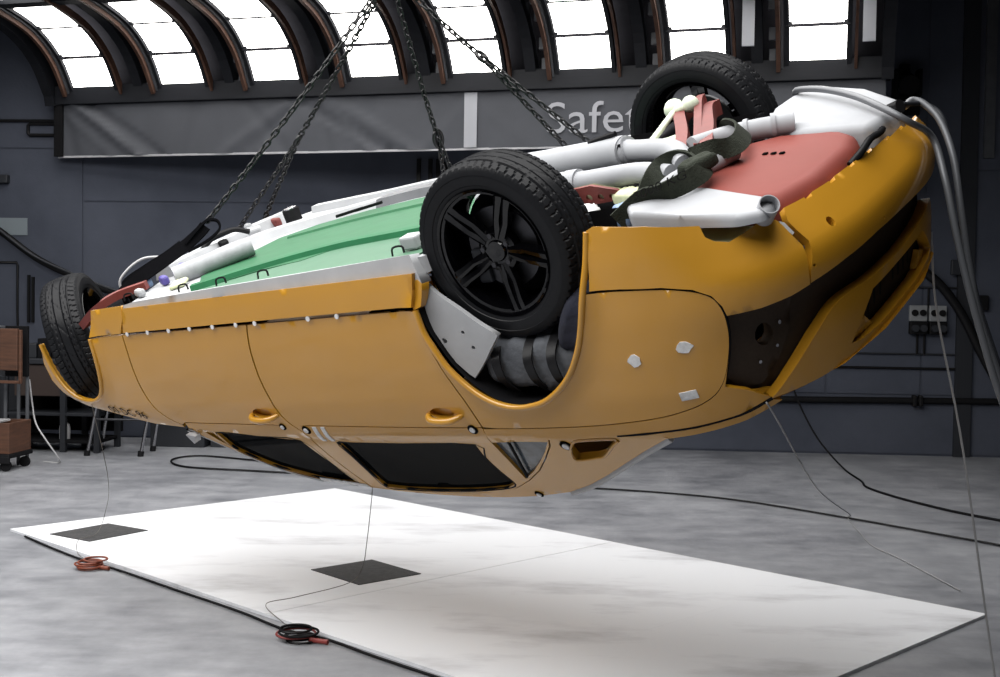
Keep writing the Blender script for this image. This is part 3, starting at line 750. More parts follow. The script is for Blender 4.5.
# stuffed padding in the wheel arch
def cushion(name, c, s, rot, mt, parent, ridges=4, amp=.012):
    bm = bmesh.new(); bmesh.ops.create_uvsphere(bm, u_segments=32, v_segments=18, radius=1.0)
    for v in bm.verts:
        p = v.co; q = Vector([math.copysign(abs(t) ** .6, t) for t in p])
        w = 1 + amp * 6 * math.sin(q.x * ridges * math.pi + q.y * 1.5) + .04 * math.sin(7 * q.y + 3 * q.z)
        v.co = Vector((q.x * s[0], q.y * s[1] * w, q.z * s[2] * w))
    bmesh.ops.transform(bm, matrix=Matrix.Translation(c) @ rot.to_4x4(), verts=bm.verts)
    return frombm(name, bm, mt, parent, True)
pad = cushion('grey_padding', (-.0, -.70, .66), (.23, .14, .10), Matrix.Rotation(.1, 3, 'Y'), GREYF, car)
cushion('navy_padding', (-.24, -.68, .54), (.10, .14, .12), Matrix.Rotation(.5, 3, 'Y'), NAVYF, car, 2)
for x in (.14, .0, -.10):
    ribbon('padding_strap', [(x, -.55, .52), (x - .005, -.70, .545), (x - .02, -.83, .60), (x - .04, -.86, .68), (x - .05, -.82, .75)], .035, .006, BLK, pad, across=[(1, 0, -.15)])
box('suspension_arm', (-.03, -.60, .42), (.40, .10, .06), BLKM, car, bev=.015)
cyl('damper', (-.05, -.62, .30), (-.08, -.56, .66), .035, BLKM, car)
cyl('axle_shaft', (0, -.62, .245), (0, .62, .245), .03, DISC, car)
# front arch clutter
cushion('arch_liner', (2.75, -.55, .58), (.22, .16, .09), Matrix.Identity(3), BLKM, car, 3)
box('bright_clip', (2.86, -.70, .63), (.07, .05, .03), WHT, car, Matrix.Rotation(.5, 3, 'Y'), .006)
box('inner_wing', (2.62, -.46, .55), (.50, .03, .30), BLKM, car)
box('inner_wing', (2.62, .46, .57), (.50, .03, .26), BLKM, car)
# ------------------------------------------------------------------ underside of the car
def zfl(x): return interp(x, [.3, 2.05], [.20, .255])
def zF(x, y): return zfl(x) + .015 + (y + .82) * .075
def FP(off): return lambda x, y: Vector((x, y, zF(x, y) + off))
panel('floor_pan', [(.30, -.82), (1.2, -.82), (2.12, -.82), (2.48, -.30), (2.58, .1), (2.64, .5), (2.55, .86), (.30, .88)], FP(.006), WHT, car, step=.08, depth=.06)
panel('green_floor_panel', [(.34, -.815), (1.80, -.812), (1.66, -.78), (1.44, -.62), (1.24, -.54), (1.14, -.425), (.9, -.41), (.34, -.40)], FP(0), GREEN_L, car, step=.06, depth=.008)
panel('green_floor_panel', [(.34, -.41), (.9, -.42), (1.15, -.43), (1.24, -.55), (1.46, -.60), (1.68, -.76), (1.99, -.50), (2.06, -.16), (2.12, .11), (2.03, .30), (1.776, .42), (1.47, .47), (.34, .50)], FP(-.002), GREEN, car, step=.06, depth=.01)
def strip(name, pts, w, h, mt, parent=None, base=.01):
    """a pressed rail on the floor pan: bevelled bar following pts"""
    P_ = catmull([(a, b, 0) for a, b in pts], 5); vs_ = []; n = len(P_)
    for i, p in enumerate(P_):
        d = (P_[min(i + 1, n - 1)] - P_[max(i - 1, 0)]).normalized(); a = Vector((-d.y, d.x, 0))
        for k, hh in ((-1, -base), (-.62, h), (.62, h), (1, -base)):
            q = p + a * k * w / 2; vs_.append((q.x, q.y, zF(q.x, q.y) - hh))
    fs = []
    for i in range(n - 1):
        for k in range(3): a = i * 4 + k; fs.append((a, a + 1, a + 5, a + 4))
    fs += [(0, 1, 2, 3), tuple(4 * (n - 1) + k for k in range(4))[::-1]]
    return autosmooth(mesh(name, vs_, fs, mt, parent or car), 30)
strip('green_ridge', [(.34, -.38), (.9, -.39), (1.12, -.40), (1.35, -.48), (1.54, -.60), (1.72, -.76)], .09, .022, GREEN_D)
strip('green_rail', [(.34, .30), (1.0, .28), (1.6, .22), (2.0, .08)], .10, .012, GREEN)
strip('white_rail', [(.32, .66), (1.0, .66), (1.6, .62), (2.1, .42), (2.35, .10), (2.30, -.25)], .16, .030, WHT)
strip('white_rail', [(.32, .82), (1.2, .82), (2.0, .80), (2.5, .74)], .10, .030, WHT)
strip('grey_shield', [(1.30, .60), (1.55, .62), (1.80, .56)], .18, .034, STEELG)
strip('front_crossmember', [(2.40, -.40), (2.50, 0), (2.56, .35), (2.58, .62)], .13, .05, WHT)
cyl('grey_tube', (2.10, -.56, zF(2.1, -.56) - .03), (1.90, -.24, zF(1.9, -.24) - .05), .045, mat('grey_tube_paint', (.36, .37, .39), .5, var=.2, scale=20), car)
for a, b in ((1.78, .30), (1.70, .36)): box('dark_slot_bar', (a, b, zF(a, b) - .03), (.14, .02, .012), BLK, car, Matrix.Rotation(-.6, 3, 'Z'))  # raised black bars stand in for the darkness of open slots
box('tab', (.44, -.70, zF(.44, -.7) - .03), (.08, .06, .05), WHT, car, bev=.008)
for x in (2.09, 1.68, 1.42, 1.15, .40):
    y = -.84; tube('sill_bracket', [(x + .02, y, zfl(x) - .002), (x + .018, y + .01, zfl(x) - .028), (x - .018, y + .02, zfl(x) - .028), (x - .02, y + .02, zfl(x) - .004)], .004, BLK, car, n=6, k=3)
# ring of a rubber mount on the far rail
cyl('rubber_mount', (2.33, .42, zF(2.33, .42) - .02), (2.33, .42, zF(2.33, .42) - .085), .045, BLK, car)
lt = cyl('mount_cap', (2.33, .42, zF(2.33, .42) - .085), (2.33, .42, zF(2.33, .42) - .092), .034, BRT, car)
# front end odds and ends: painted brackets, arms
rnd = random.Random(5)
for nm, (x, y), s, mt, rz in (('violet_bracket', (2.20, -.55), (.10, .05, .06), VIOLET, .4), ('pale_yellow_bracket', (2.00, -.62), (.16, .10, .03), LIME, .9), ('white_bracket', (2.16, -.72), (.10, .05, .05), WHT, .3), ('blue_bracket', (2.32, -.56), (.08, .05, .06), BLUEP, .2), ('white_bracket', (2.42, .22), (.10, .10, .08), WHT, .8), ('red_block', (2.50, .44), (.10, .05, .07), RED2, .2), ('white_bracket', (2.56, .30), (.06, .05, .10), WHT, .2), ('violet_bracket', (2.30, -.36), (.06, .05, .07), VIOLET, .2), ('black_bush', (2.44, .02), (.07, .07, .08), BLK, .5)):
    s = tuple(q * .72 for q in s); box(nm, (x, y, zF(x, y) - s[2] * .45), s, mt, car, Matrix.Rotation(rz, 3, 'Z'), .012)
tube('silver_pipe', [(2.46, -.62, .30), (2.45, -.60, .22), (2.38, -.50, .17), (2.28, -.42, .20)], .006, SEAL, car)
tube('black_pipe', [(2.48, -.10, .29), (2.45, -.02, .25), (2.40, .08, .25), (2.36, .14, .29)], .014, BLK, car)
def bar(name, pts, w, h, mt, parent=None, up_=(0, 0, 1)):
    return ribbon(name, pts, w, h, mt, parent or car, across=[up_])
bar('front_control_arm', [(2.58, -.80, .36), (2.42, -.78, .285), (2.36, -.70, .265), (2.24, -.62, .26)], .036, .04, RED2)
cyl('front_axle_shaft', (2.854, -.66, .42), (2.80, -.3, .40), .025, BLKM, car)
box('engine_mass', (2.55, 0, .58), (.70, .88, .26), BLKM, car, bev=.04)
# rear: dark floor, exhausts, silencers, tank
box('rear_floor', (-.24, 0, .40), (1.10, 1.20, .03), DGREY, car)
box('rear_floor', (-.70, 0, .385), (.40, 1.10, .02), BLKM, car)
def pipe(name, pts, rr, mt=WHT2, k=5):
    P_ = catmull(pts, k); n = len(P_)
    R_ = [p for p in [c.x for c in catmull([(r, 0, 0) for r in rr], k)]]
    bm = bmesh.new(); sweep_bm(bm, P_, R_, 18); return autosmooth(frombm(name, bm, mt, car), 40)
pa = pipe('exhaust_pipe', [(.48, -.02, .18), (.40, -.03, .172), (.25, -.06, .165), (-.10, -.08, .16), (-.13, -.085, .16), (-.16, -.09, .16), (-.36, -.15, .17), (-.46, -.26, .20)], [.045, .058, .058, .058, .05, .040, .040, .040])
lathe_ring = lambda p0, p1, r: cyl('clamp_ring', p0, p1, r, WHT2, pa)
lathe_ring((-.105, -.081, .16), (-.13, -.086, .16), .060)
pb = pipe('exhaust_pipe', [(.48, -.22, .22), (.35, -.24, .205), (.03, -.27, .20), (-.02, -.272, .20), (-.05, -.273, .20), (-.27, -.26, .20), (-.42, -.30, .215)], [.042, .050, .050, .050, .042, .038, .038])
cyl('clamp_ring', (.02, -.271, .20), (-.03, -.272, .20), .053, WHT2, pb)
cyl('bolt_stud', (.02, -.08, .105), (-.10, -.075, .09), .010, BLK, pa)
# bridging pipes under the strap
pipe('tail_pipe_link', [(-.34, -.46, .30), (-.41, -.42, .255), (-.45, -.33, .228), (-.53, -.24, .218), (-.57, -.12, .215)], [.032] * 5)
pf = pipe('exhaust_pipe', [(-.36, -.02, .20), (-.42, .10, .215), (-.52, .13, .215), (-.66, .19, .23)], [.036, .038, .038, .04])
cyl('clamp_ring', (-.50, .125, .215), (-.515, .13, .215), .045, WHT2, pf)
cyl('clamp_ring', (-.585, .158, .22), (-.60, .165, .222), .047, WHT2, pf)
sn = prism('silencer', [(-.335, -.49), (-.40, -.355), (-.60, -.40), (-.86, -.54), (-.93, -.60), (-.93, -.69), (-.85, -.715), (-.64, -.665), (-.42, -.60)], lambda x, y: .230 + .04 * (-.35 - x), .285, WHT2, car, .018, 3)
def open_pipe(name, p0, p1, r, th, mt, parent, n=20):
    p0, p1 = Vector(p0), Vector(p1); d = (p1 - p0).normalized(); a = d.orthogonal().normalized(); b = d.cross(a)
    vs_ = []; fs = []
    for i in range(n):
        e = a * math.cos(2 * math.pi * i / n) + b * math.sin(2 * math.pi * i / n)
        vs_ += [p0 + e * r, p1 + e * r, p1 + e * (r - th), p0 + e * (r - th)]
    for i in range(n):
        q = 4 * i; w = 4 * ((i + 1) % n)
        for k in range(3): fs.append((q + k, w + k, w + k + 1, q + k + 1))
    fs.append(tuple(4 * i + 3 for i in range(n)))
    return autosmooth(mesh(name, vs_, fs, mt, parent), 40)
open_pipe('tail_pipe', (-.885, -.62, .295), (-.935, -.655, .246), .031, .003, WHT2, sn)
panel('silencer_hanger', [(-.45, -.55), (-.62, -.64), (-.80, -.70), (-.85, -.66), (-.85, -.55), (-.5, -.48)], lambda x, y: Vector((x, y, .345)), LIME, car, step=.1, depth=.02)
prism('fuel_tank', [(-.55, -.34), (-.55, -.48), (-.75, -.52), (-.90, -.50), (-.945, -.30), (-.945, -.02), (-.91, .12), (-.82, .19), (-.63, .12), (-.47, .05)], lambda x, y: .235 + .11 * (-.5 - x), .40, RED, car, .05, 4)
for a in (-.66, -.69, -.72): box('tank_mark', (a, -.08, .235 + .11 * (-.5 - a) - .002), (.016, .016, .006), INK, car)
prism('silencer', [(-.52, .20), (-.46, .45), (-.47, .68), (-.53, .74), (-.75, .62), (-.93, .48), (-.965, .33), (-.93, .16), (-.70, .13)], lambda x, y: .222 + .12 * (-.5 - x), .38, WHT2, car, .03, 3)
cyl('tail_pipe', (-.90, .40, .30), (-.965, .38, .28), .024, BLK, car)
tube('bumper_wire', [(-.96, -.12, .32), (-.98, -.06, .30), (-.985, .0, .285), (-.975, .06, .29), (-.97, .14, .30), (-.95, .22, .31)], .012, BLK, car)
# perforated red plate
holes = [HOLE(.0 - .048 * k, .232 + .004 * k, .013) for k in range(5)]
panel('perforated_bracket', [(.06, .205), (-.12, .195), (-.22, .225), (-.24, .262), (-.10, .268), (.06, .255)], lambda x, z: Vector((x, -.345 + .15 * (z - .2), z)), RED2, car, step=.03, depth=.012, holes=holes)
panel('bracket_backing', [(.06, .205), (-.12, .195), (-.22, .225), (-.24, .262), (-.10, .268), (.06, .255)], lambda x, z: Vector((x, -.32, z)), LIME, car, step=.1, flange=False)
cushion('crumpled_foil', (-.11, -.44, .28), (.07, .05, .035), Matrix.Identity(3), TAPE, car, 6, .04)
cushion('blue_cover', (-.31, -.47, .285), (.08, .035, .04), Matrix.Rotation(.8, 3, 'Z'), BLUEP, car, 3)
cushion('pale_yellow_cover', (-.25, -.33, .26), (.06, .04, .03), Matrix.Rotation(.4, 3, 'Z'), LIME, car, 3)
# far suspension: pale green link, red arms, hub bits
bm = bmesh.new(); cyl_bm(bm, (-.25, -.14, .15), (-.09, .38, .145), .012); cyl_bm(bm, (-.09, .36, .145), (-.17, .36, .13), .02)
bmesh.ops.create_uvsphere(bm, u_segments=14, v_segments=8, radius=.042, matrix=Matrix.Translation((-.09, .38, .14))); bmesh.ops.create_uvsphere(bm, u_segments=14, v_segments=8, radius=.034, matrix=Matrix.Translation((-.17, .37, .13)))
autosmooth(frombm('suspension_link', bm, PALEG, car))
bar('suspension_arm', [(-.33, -.05, .215), (-.24, .14, .20), (-.12, .36, .17), (-.10, .46, .165)], .06, .045, RED2)
bar('suspension_arm', [(-.39, -.03, .215), (-.28, .2, .19), (-.18, .42, .155), (-.165, .48, .15)], .055, .03, RED2)
bar('suspension_arm', [(-.43, -.04, .215), (-.34, .16, .20), (-.22, .40, .185), (-.20, .5, .19)], .06, .045, RED2)
cushion('grey_boot', (-.22, .06, .22), (.10, .06, .04), Matrix.Rotation(1.0, 3, 'Z'), PALEG, car, 3)
box('rear_subframe', (-.05, 0, .34), (.55, 1.0, .08), BLKM, car, bev=.02)

# ------------------------------------------------------------------ slings and chains
def pc(*pts): return [cw(p) for p in pts]
ol = empty('olive_sling'); ol.matrix_world = car.matrix_world.copy(); ol.location = CARLOC
ol.rotation_euler = car.rotation_euler
tag(ol, 'olive green webbing sling knotted round the exhaust pipes by the red tank', 'sling')
OLW = .085
r1 = ribbon('webbing', [(-.33, -.55, .275), (-.42, -.49, .222), (-.52, -.51, .205), (-.58, -.46, .195), (-.60, -.39, .185), (-.53, -.29, .175), (-.45, -.24, .175), (-.39, -.28, .18), (-.41, -.40, .19), (-.40, -.46, .235)], .068, .008, OLIVE, ol, across=[(-.4, .35, .75)])
ribbon('webbing', [(-.52, -.30, .165), (-.55, -.22, .17), (-.60, -.19, .18), (-.60, -.10, .18), (-.54, .03, .175), (-.45, .12, .18), (-.41, .16, .21), (-.44, .08, .25)], .068, .008, OLIVE, ol, across=[(-.5, .2, .8)])
cushion('knot', (-.565, -.36, .175), (.045, .07, .026), Matrix.Rotation(.3, 3, 'Z'), OLIVE, ol, 2)
tv, tf = text_geo('3000 KG', .052)
def on_strap(x, y):
    a = Vector((-.455, -.585, .200)); b = Vector((-.625, -.530, .168)); d = (b - a).normalized()
    upv = Vector((.10, .26, -.20)); upv = (upv - d * upv.dot(d)).normalized()
    nrm = d.cross(upv); nrm = nrm if nrm.z < 0 else -nrm
    return a + d * x + upv * (y - .025) + nrm * .03
mesh('load_print', [on_strap(x, y) for x, y in tv], tf, INK, ol)
bs_ = empty('black_sling'); bs_.matrix_world = car.matrix_world.copy(); bs_.location = CARLOC
bs_.rotation_euler = car.rotation_euler
tag(bs_, 'black webbing sling looped through the chain end at the car front', 'sling')
AC = [(.4, .2, -.9)]
ribbon('webbing', [(2.38, -.66, .32), (2.36, -.68, .27), (2.31, -.60, .235), (2.24, -.48, .20), (2.19, -.37, .17), (2.15, -.30, .14), (2.13, -.27, .12)], .055, .014, BWEB, bs_, across=AC)
ribbon('webbing', [(2.44, -.60, .32), (2.40, -.62, .25), (2.32, -.55, .215), (2.25, -.45, .19), (2.20, -.38, .165)], .05, .014, BWEB, bs_, across=AC)
ribbon('webbing_loop', [(2.19, -.37, .165), (2.15, -.31, .125), (2.12, -.26, .10), (2.085, -.23, .115), (2.08, -.24, .155), (2.12, -.30, .185), (2.18, -.38, .20)], .032, .010, BWEB, bs_, across=[(.5, .3, .2)])
HOOK = Vector((-.52, 5.5, 2.97))
def chain_bm(bm, p0, p1, pitch=.033, wr=.0052, lw=.011, sag=0.0, twist=0.0):
    p0, p1 = Vector(p0), Vector(p1); L = (p1 - p0).length; n = max(2, round(L / pitch)); pitch = L / n
    d = (p1 - p0).normalized(); a = d.orthogonal().normalized(); b = d.cross(a)
    for i in range(n):
        t = (i + .5) / n; c = p0 + (p1 - p0) * t + Vector((0, 0, -sag * 4 * t * (1 - t)))
        ang = twist + (math.pi / 2 if i % 2 else 0) + .25 * math.sin(i * .7)
        w = a * math.cos(ang) + b * math.sin(ang); nn = d.cross(w)
        hl = pitch * .62 - lw; path = []
        for k in range(12):
            th = 2 * math.pi * k / 12; cx = math.cos(th); sx = math.sin(th)
            path.append((d * ((hl if cx > 0 else -hl) + cx * lw) + w * sx * lw, d * cx + w * sx))
        rings = []
        for q, rad in path:
            rings.append([bm.verts.new(c + q + (rad * math.cos(2 * math.pi * j / 5) + nn * math.sin(2 * math.pi * j / 5)) * wr) for j in range(5)])
        for k in range(12):
            A, B = rings[k], rings[(k + 1) % 12]
            for j in range(5): bm.faces.new((A[j], A[(j + 1) % 5], B[(j + 1) % 5], B[j]))
def chain(name, segs, label, shackles=(), **kw):
    root = empty(name, segs[0][0])
    tag(root, label, 'chain', 'chains that carry the car')
    for s in segs:
        bm = bmesh.new(); chain_bm(bm, s[0], s[1], sag=s[2] if len(s) > 2 else 0, **kw)
        o = frombm('links', bm, CHAINM, root, True); o['kind'] = 'stuff'
        o.matrix_parent_inverse = Matrix.Translation(-Vector(root.location))
    for p, r in shackles:
        bm = bmesh.new(); d = (HOOK - Vector(p)).normalized(); a = d.orthogonal().normalized()
        sweep_bm(bm, [Vector(p) + (d * math.cos(t) * r * 1.6 + a * math.sin(t) * r) for t in [k * math.pi / 8 for k in range(17)]], .009, 6)
        o = frombm('shackle', bm, CHAINM, root, True); o.matrix_parent_inverse = Matrix.Translation(-Vector(root.location))
    return root
c1 = cw((2.12, -.26, .105))
chain('lifting_chain', [(c1, HOOK, .02)], 'single black chain rising from the black sling at the car front')
e1, e2 = cw((2.63, .28, .31)), cw((2.72, .55, .34)); mid2 = HOOK + ((e1 + e2) / 2 - HOOK) * .62
chain('lifting_chain', [(e1, mid2), (e2, mid2), (mid2, HOOK, .01)], 'black chain forking into two strands behind the white front rail', [(mid2, .02)])
e3 = cw((1.60, .84, .345)); e3b = cw((1.50, .80, .345)); mid3 = HOOK + ((e3 + e3b) / 2 - HOOK) * .80
chain('lifting_chain', [(e3, mid3), (e3b, mid3), (mid3, HOOK, .02)], 'black chain dropping behind the upturned rear wheel and doubled at its end', [(mid3, .03)])
e4, e5 = cw((.62, .80, .33)), cw((.76, .80, .33)); mid4 = HOOK + ((e4 + e5) / 2 - HOOK) * .47
chain('lifting_chain', [(e4, mid4), (e5, mid4), (mid4, HOOK, .01)], 'black chain crossing the lettered banner and ending at the exhaust pipes', [(mid4, .02)])
hk = empty('crane_hook', HOOK); tag(hk, 'crane hook with master ring gathering the four chains', 'hook')
bm = bmesh.new(); sweep_bm(bm, [Vector((.05 * math.sin(t), 0, .06 + .07 * math.cos(t))) for t in [k * math.pi / 12 for k in range(25)]], .011, 8); frombm('master_ring', bm, CHAINM, hk, True)
bm = bmesh.new(); sweep_bm(bm, catmull([(0, .05, .22), (0, .07, .14), (0, .03, .07), (0, -.04, .09), (0, -.05, .18), (0, 0, .28), (0, 0, .38)], 6), .022, 10); frombm('hook', bm, DGREY, hk, True)
box('hook_block', (0, 0, .52), (.16, .12, .30), DGREY, hk, bev=.02)
for dx in (-.05, .05): cyl('hoist_rope', (dx, 0, .66), (dx, 0, 2.6), .008, CHAINM, hk)
# silver hoses slung over the far bumper corner
def hose(pts, r, label, mt=HOSE, name='silver_hose', cat='hose', group=None, n=10):
    o = tube(name, pts, r, mt, None, n=n, k=8); return tag(o, label, cat, group)
hose([tuple(cw(p)) for p in ((-.47, .64, .25), (-.50, .60, .205), (-.64, .52, .203), (-.80, .40, .22), (-.94, .27, .245), (-1.03, .24, .30))] + [(1.488, 4.22, 2.09), (1.515, 4.16, 1.939), (1.543, 4.14, 1.784), (1.581, 4.14, 1.63), (1.63, 4.14, 1.46), (1.723, 4.16, 1.203), (1.889, 4.2, .836), (2.1, 4.3, .35), (2.35, 4.45, .02)], .0125, 'silver hose lying across the white silencer and over the bumper corner', group='silver hoses over the bumper')
hose([tuple(cw((-.93, .40, .285))), (1.444, 4.38, 2.223), (1.475, 4.4, 2.247), (1.512, 4.38, 2.232), (1.555, 4.33, 2.161), (1.582, 4.27, 2.027), (1.602, 4.24, 1.843), (1.632, 4.24, 1.668), (1.683, 4.25, 1.459), (1.767, 4.25, 1.232), (1.971, 4.3, .785), (2.2, 4.45, .3), (2.5, 4.6, .02)], .0125, 'silver hose rising from the far tail pipe and dropping to the floor', group='silver hoses over the bumper')
hose([tuple(cw((-.95, .44, .29))), (1.535, 4.42, 2.235), (1.59, 4.40, 2.18), (1.618, 4.36, 2.012), (1.652, 4.34, 1.797), (1.694, 4.34, 1.583), (1.764, 4.34, 1.369), (1.938, 4.4, .987), (2.2, 4.5, .45), (2.6, 4.7, .015)], .009, 'thin dark hose running between the two silver hoses', DGREY, 'dark_hose')

# ------------------------------------------------------------------ white platform on the floor
B0 = Vector((-3.078, 7.612, 0)); BU = Vector((3.664, -3.603, 0)).normalized(); BV = Vector((1.803, 1.837, 0)).normalized()
BR = Matrix((BU, BV, Vector((0, 0, 1)))).transposed()
def board_mat():
    M = bpy.data.materials.new('scuffed_white_board'); M.use_nodes = True; nt = M.node_tree; b = nt.nodes['Principled BSDF']
    tc = nt.nodes.new('ShaderNodeTexCoord')
    n = nt.nodes.new('ShaderNodeTexNoise'); n.inputs['Scale'].default_value = 1.6; n.inputs['Detail'].default_value = 9; n.inputs['Roughness'].default_value = .62
    mp = nt.nodes.new('ShaderNodeMapping'); mp.inputs['Scale'].default_value = (.6, 1.5, 1); mp.inputs['Rotation'].default_value = (0, 0, .5)
    nt.links.new(tc.outputs['Object'], mp.inputs[0]); nt.links.new(mp.outputs[0], n.inputs['Vector'])
    r = nt.nodes.new('ShaderNodeValToRGB'); E_ = r.color_ramp.elements
    E_[0].position = .30; E_[0].color = (.44, .445, .46, 1); E_[1].position = .50; E_[1].color = (.70, .715, .745, 1)
    e = r.color_ramp.elements.new(.41); e.color = (.60, .61, .64, 1)
    nt.links.new(n.outputs[0], r.inputs[0]); nt.links.new(r.outputs[0], b.inputs['Base Color']); b.inputs['Roughness'].default_value = .55
    return M
BM_ = board_mat()
pl = empty('white_platform', B0); tag(pl, 'large white board platform of joined sheets lying on the floor beneath the car', 'platform')
def on_board(name, u0, u1, v0, v1, z0, z1, mt, parent=None, rot=0.0, bev=0.0):
    c = B0 + BU * (u0 + u1) / 2 + BV * (v0 + v1) / 2 + Vector((0, 0, (z0 + z1) / 2))
    return box(name, c, (u1 - u0, v1 - v0, z1 - z0), mt, parent, BR @ Matrix.Rotation(rot, 3, 'Z'), bev)
cuts = [0, 1.39, 2.80, 4.19, 5.138]
for i, (a, b) in enumerate(zip(cuts, cuts[1:])):
    to(on_board('sheet', a + .0012, b - .0012, 0, 2.574, -.004, .014 + .0008 * (i % 2), BM_), pl)
mt_ = on_board('grip_mat', .285, .665, .135, .58, .0148, .0188, MATG, rot=.20); tag(mt_, 'dark grey rough mat near the corner of the white platform', 'mat')
mt_ = on_board('grip_mat', 2.21, 2.66, .695, 1.105, .0148, .0188, MATG, rot=-.06); tag(mt_, 'dark grey rough mat in the middle of the white platform', 'mat')
# ------------------------------------------------------------------ cables and coils
def cable(pts, r, label, mt=BLK, name='floor_cable', cat='cable', n=6):
    o = tube(name, pts, r, mt, None, n=n, k=8); return tag(o, label, cat)
cable([(.2, 9.75, .012), (.661, 9.689, .012), (1.279, 9.495, .012), (1.844, 9.167, .012), (2.477, 8.463, .012), (3.167, 7.581, .012), (4.2, 6.3, .012)], .008, 'long black cable snaking over the concrete past the white platform')
cable([(2.95, 12.25, .85), (2.97, 12.1, .60), (3.05, 11.6, .25), (3.15, 11.058, .03), (3.10, 10.3, .013), (3.047, 9.87, .012), (3.209, 9.155, .012), (3.536, 8.474, .012), (4.4, 7.4, .012)], .009, 'black cable dropping from the wall and running out over the floor')
cable([(-.9, 10.5, .012), (-1.487, 10.676, .012), (-2.17, 10.998, .012), (-2.787, 11.279, .012), (-2.967, 10.975, .012), (-2.735, 10.539, .012), (-2.129, 10.357, .012), (-1.594, 10.234, .012), (-.7, 10.15, .012)], .009, 'black cable lying in a loop on the floor behind the platform')
ed = [(-2.90, 7.40, .01), (-2.613, 7.07, .01), (-2.283, 6.72, .01), (-2.056, 6.53, .01), (-1.615, 6.09, .01), (-1.219, 5.70, .01), (-.95, 5.40, .01), (-.727, 5.24, .01), (-.486, 4.99, .01), (-.1, 4.62, .01)]
cable(ed, .007, 'black cable running along the edge of the white platform')
def coil(c, r, label, mt, mt2):
    root = empty('cable_coil', c); tag(root, label, 'cable', 'cable coils at the platform edge')
    rn = random.Random(int(abs(c[0]) * 100))
    for k in range(5):
        pts = []
        a0 = rn.uniform(0, 6); rr = r * rn.uniform(.75, 1.05); cx, cy = rn.uniform(-.02, .02), rn.uniform(-.02, .02)
        for j in range(19):
            t = a0 + j * 2 * math.pi / 18; pts.append((cx + rr * math.cos(t), cy + rr * math.sin(t), .008 + .010 * k))
        tube('turn', pts  , .0055, mt if k != 2 else mt2, root, n=6, k=3)
    cyl('plug', (r * .6, -r * .4, .014), (r * 1.6, -r * .8, .014), .011, mt2, root, n=10)
    return root
REDC = mat('red_cable', (.20, .025, .02), .5); ORC = mat('orange_cable', (.19, .045, .022), .5)
coil((-2.22, 6.60, 0), .07, 'small coil of orange cable by the platform edge near the corner mat', ORC, ORC)
coil((-.86, 5.26, 0), .085, 'coil of black and red cable by the platform edge', BLK, REDC)
PALEW = mat('thin_wire', (.10, .09, .08), .5)
a_ = cw(tuple(G(1.26, 1.30)))
cable([tuple(a_), (a_.x - .004, a_.y + .02, a_.z - .05), ((a_.x - .70) / 2, (a_.y + 6.3) / 2, a_.z * .5), (-.70, 6.28, .10), (-.76, 6.2, .036), (-.98, 5.9, .034), (-1.10, 5.75, .034), (-.98, 5.50, .02), (-.9, 5.36, .02)], .0020, 'thin wire hanging from the car roof edge down to the dark mat', PALEW, 'hanging_wire', 'wire', 5)
b_ = cw(tuple(S(-2.66, .73)))
cable([tuple(b_), (b_.x, b_.y + .25, b_.z - .4), (-2.44, 7.5, .15), (-2.46, 7.40, .036), (-2.5, 7.2, .034), (-2.42, 6.95, .01), (-2.28, 6.72, .01)], .0018, 'thin wire hanging from the front wing down to the corner mat', PALEW, 'hanging_wire', 'wire', 5)
d_ = cw(tuple(S(.85, .86)))
cable([tuple(d_), (d_.x + .05, d_.y + .1, d_.z - .05), (d_.x * .5 + 1.2, d_.y * .5 + 4.2, d_.z * .48), (2.44, 8.35, .06), (2.47, 8.5, .010), (2.40, 8.0, .008), (2.346, 7.5, .008), (2.393, 7.143, .008), (2.451, 6.356, .008)], .0034, 'pale cord trailing from the boot lid to the floor', ROPE, 'trailing_rope', 'rope', 5)
f_ = cw(tuple(S(2 * UC - 1.15, .80)))
cable([tuple(f_), (f_.x + .03, f_.y, f_.z - .3), (f_.x + .12, f_.y - .05, f_.z - .8), (f_.x + .26, f_.y - .1, .05), (f_.x + .3, f_.y - .12, .006)], .0045, 'pale cord hanging from the far boot corner to the floor', ROPE, 'trailing_rope', 'rope', 5)

# ------------------------------------------------------------------ things on the back wall
def wtube(name, pts, r, mt, parent=None, k=0):
    return tube(name, [wallp(x, z, off) for x, z, off in pts], r, mt, parent, n=8, k=k)
o = wtube('wall_hose', [(-5.9, 2.55, .08), (-5.32, 2.19, .09), (-4.88, 1.881, .10), (-4.45, 1.68, .10), (-4.121, 1.553, .10), (-3.6, 1.40, .10), (-3.0, 1.20, .10), (-2.7, .8, .10), (-2.65, .02, .10)], .036, BLK, None, 6); tag(o, 'thick black hose sagging across the grey wall', 'hose')
o = wtube('wall_hose', [(-5.9, 2.60, .16), (-5.32, 2.22, .17), (-4.88, 1.905, .17), (-4.45, 1.715, .17), (-4.121, 1.59, .17), (-3.6, 1.43, .17), (-3.1, 1.25, .17), (-2.8, .8, .17), (-2.75, .02, .17)], .014, DGREY, None, 6); tag(o, 'thin dark hose draped above the thick black one', 'hose')
o = wbox('wall_plate', -5.31, -5.01, 2.12, 2.30, .01, PLATE, off=.012); tag(o, 'pale grey rectangular plate on the wall above the sagging hose', 'plate')
o = wtube('wall_conduit', [(-5.6, 1.83, .03), (-5.12, 1.83, .03), (-5.11, 1.80, .03), (-5.11, 1.30, .03), (-5.10, 1.0, .03)], .012, BLK); tag(o, 'thin black bent conduit on the wall under the pale plate', 'conduit')
o = wbox('wall_bar', -5.00, -4.975, 1.20, 1.70, .03, BLK, off=.012); tag(o, 'black upright bar on the wall beside the bent conduit', 'bar')
o = wbox('wall_bar', -4.955, -4.93, 1.20, 1.68, .03, BLK, off=.012); tag(o, 'second black upright bar on the wall further from the bent conduit', 'bar')
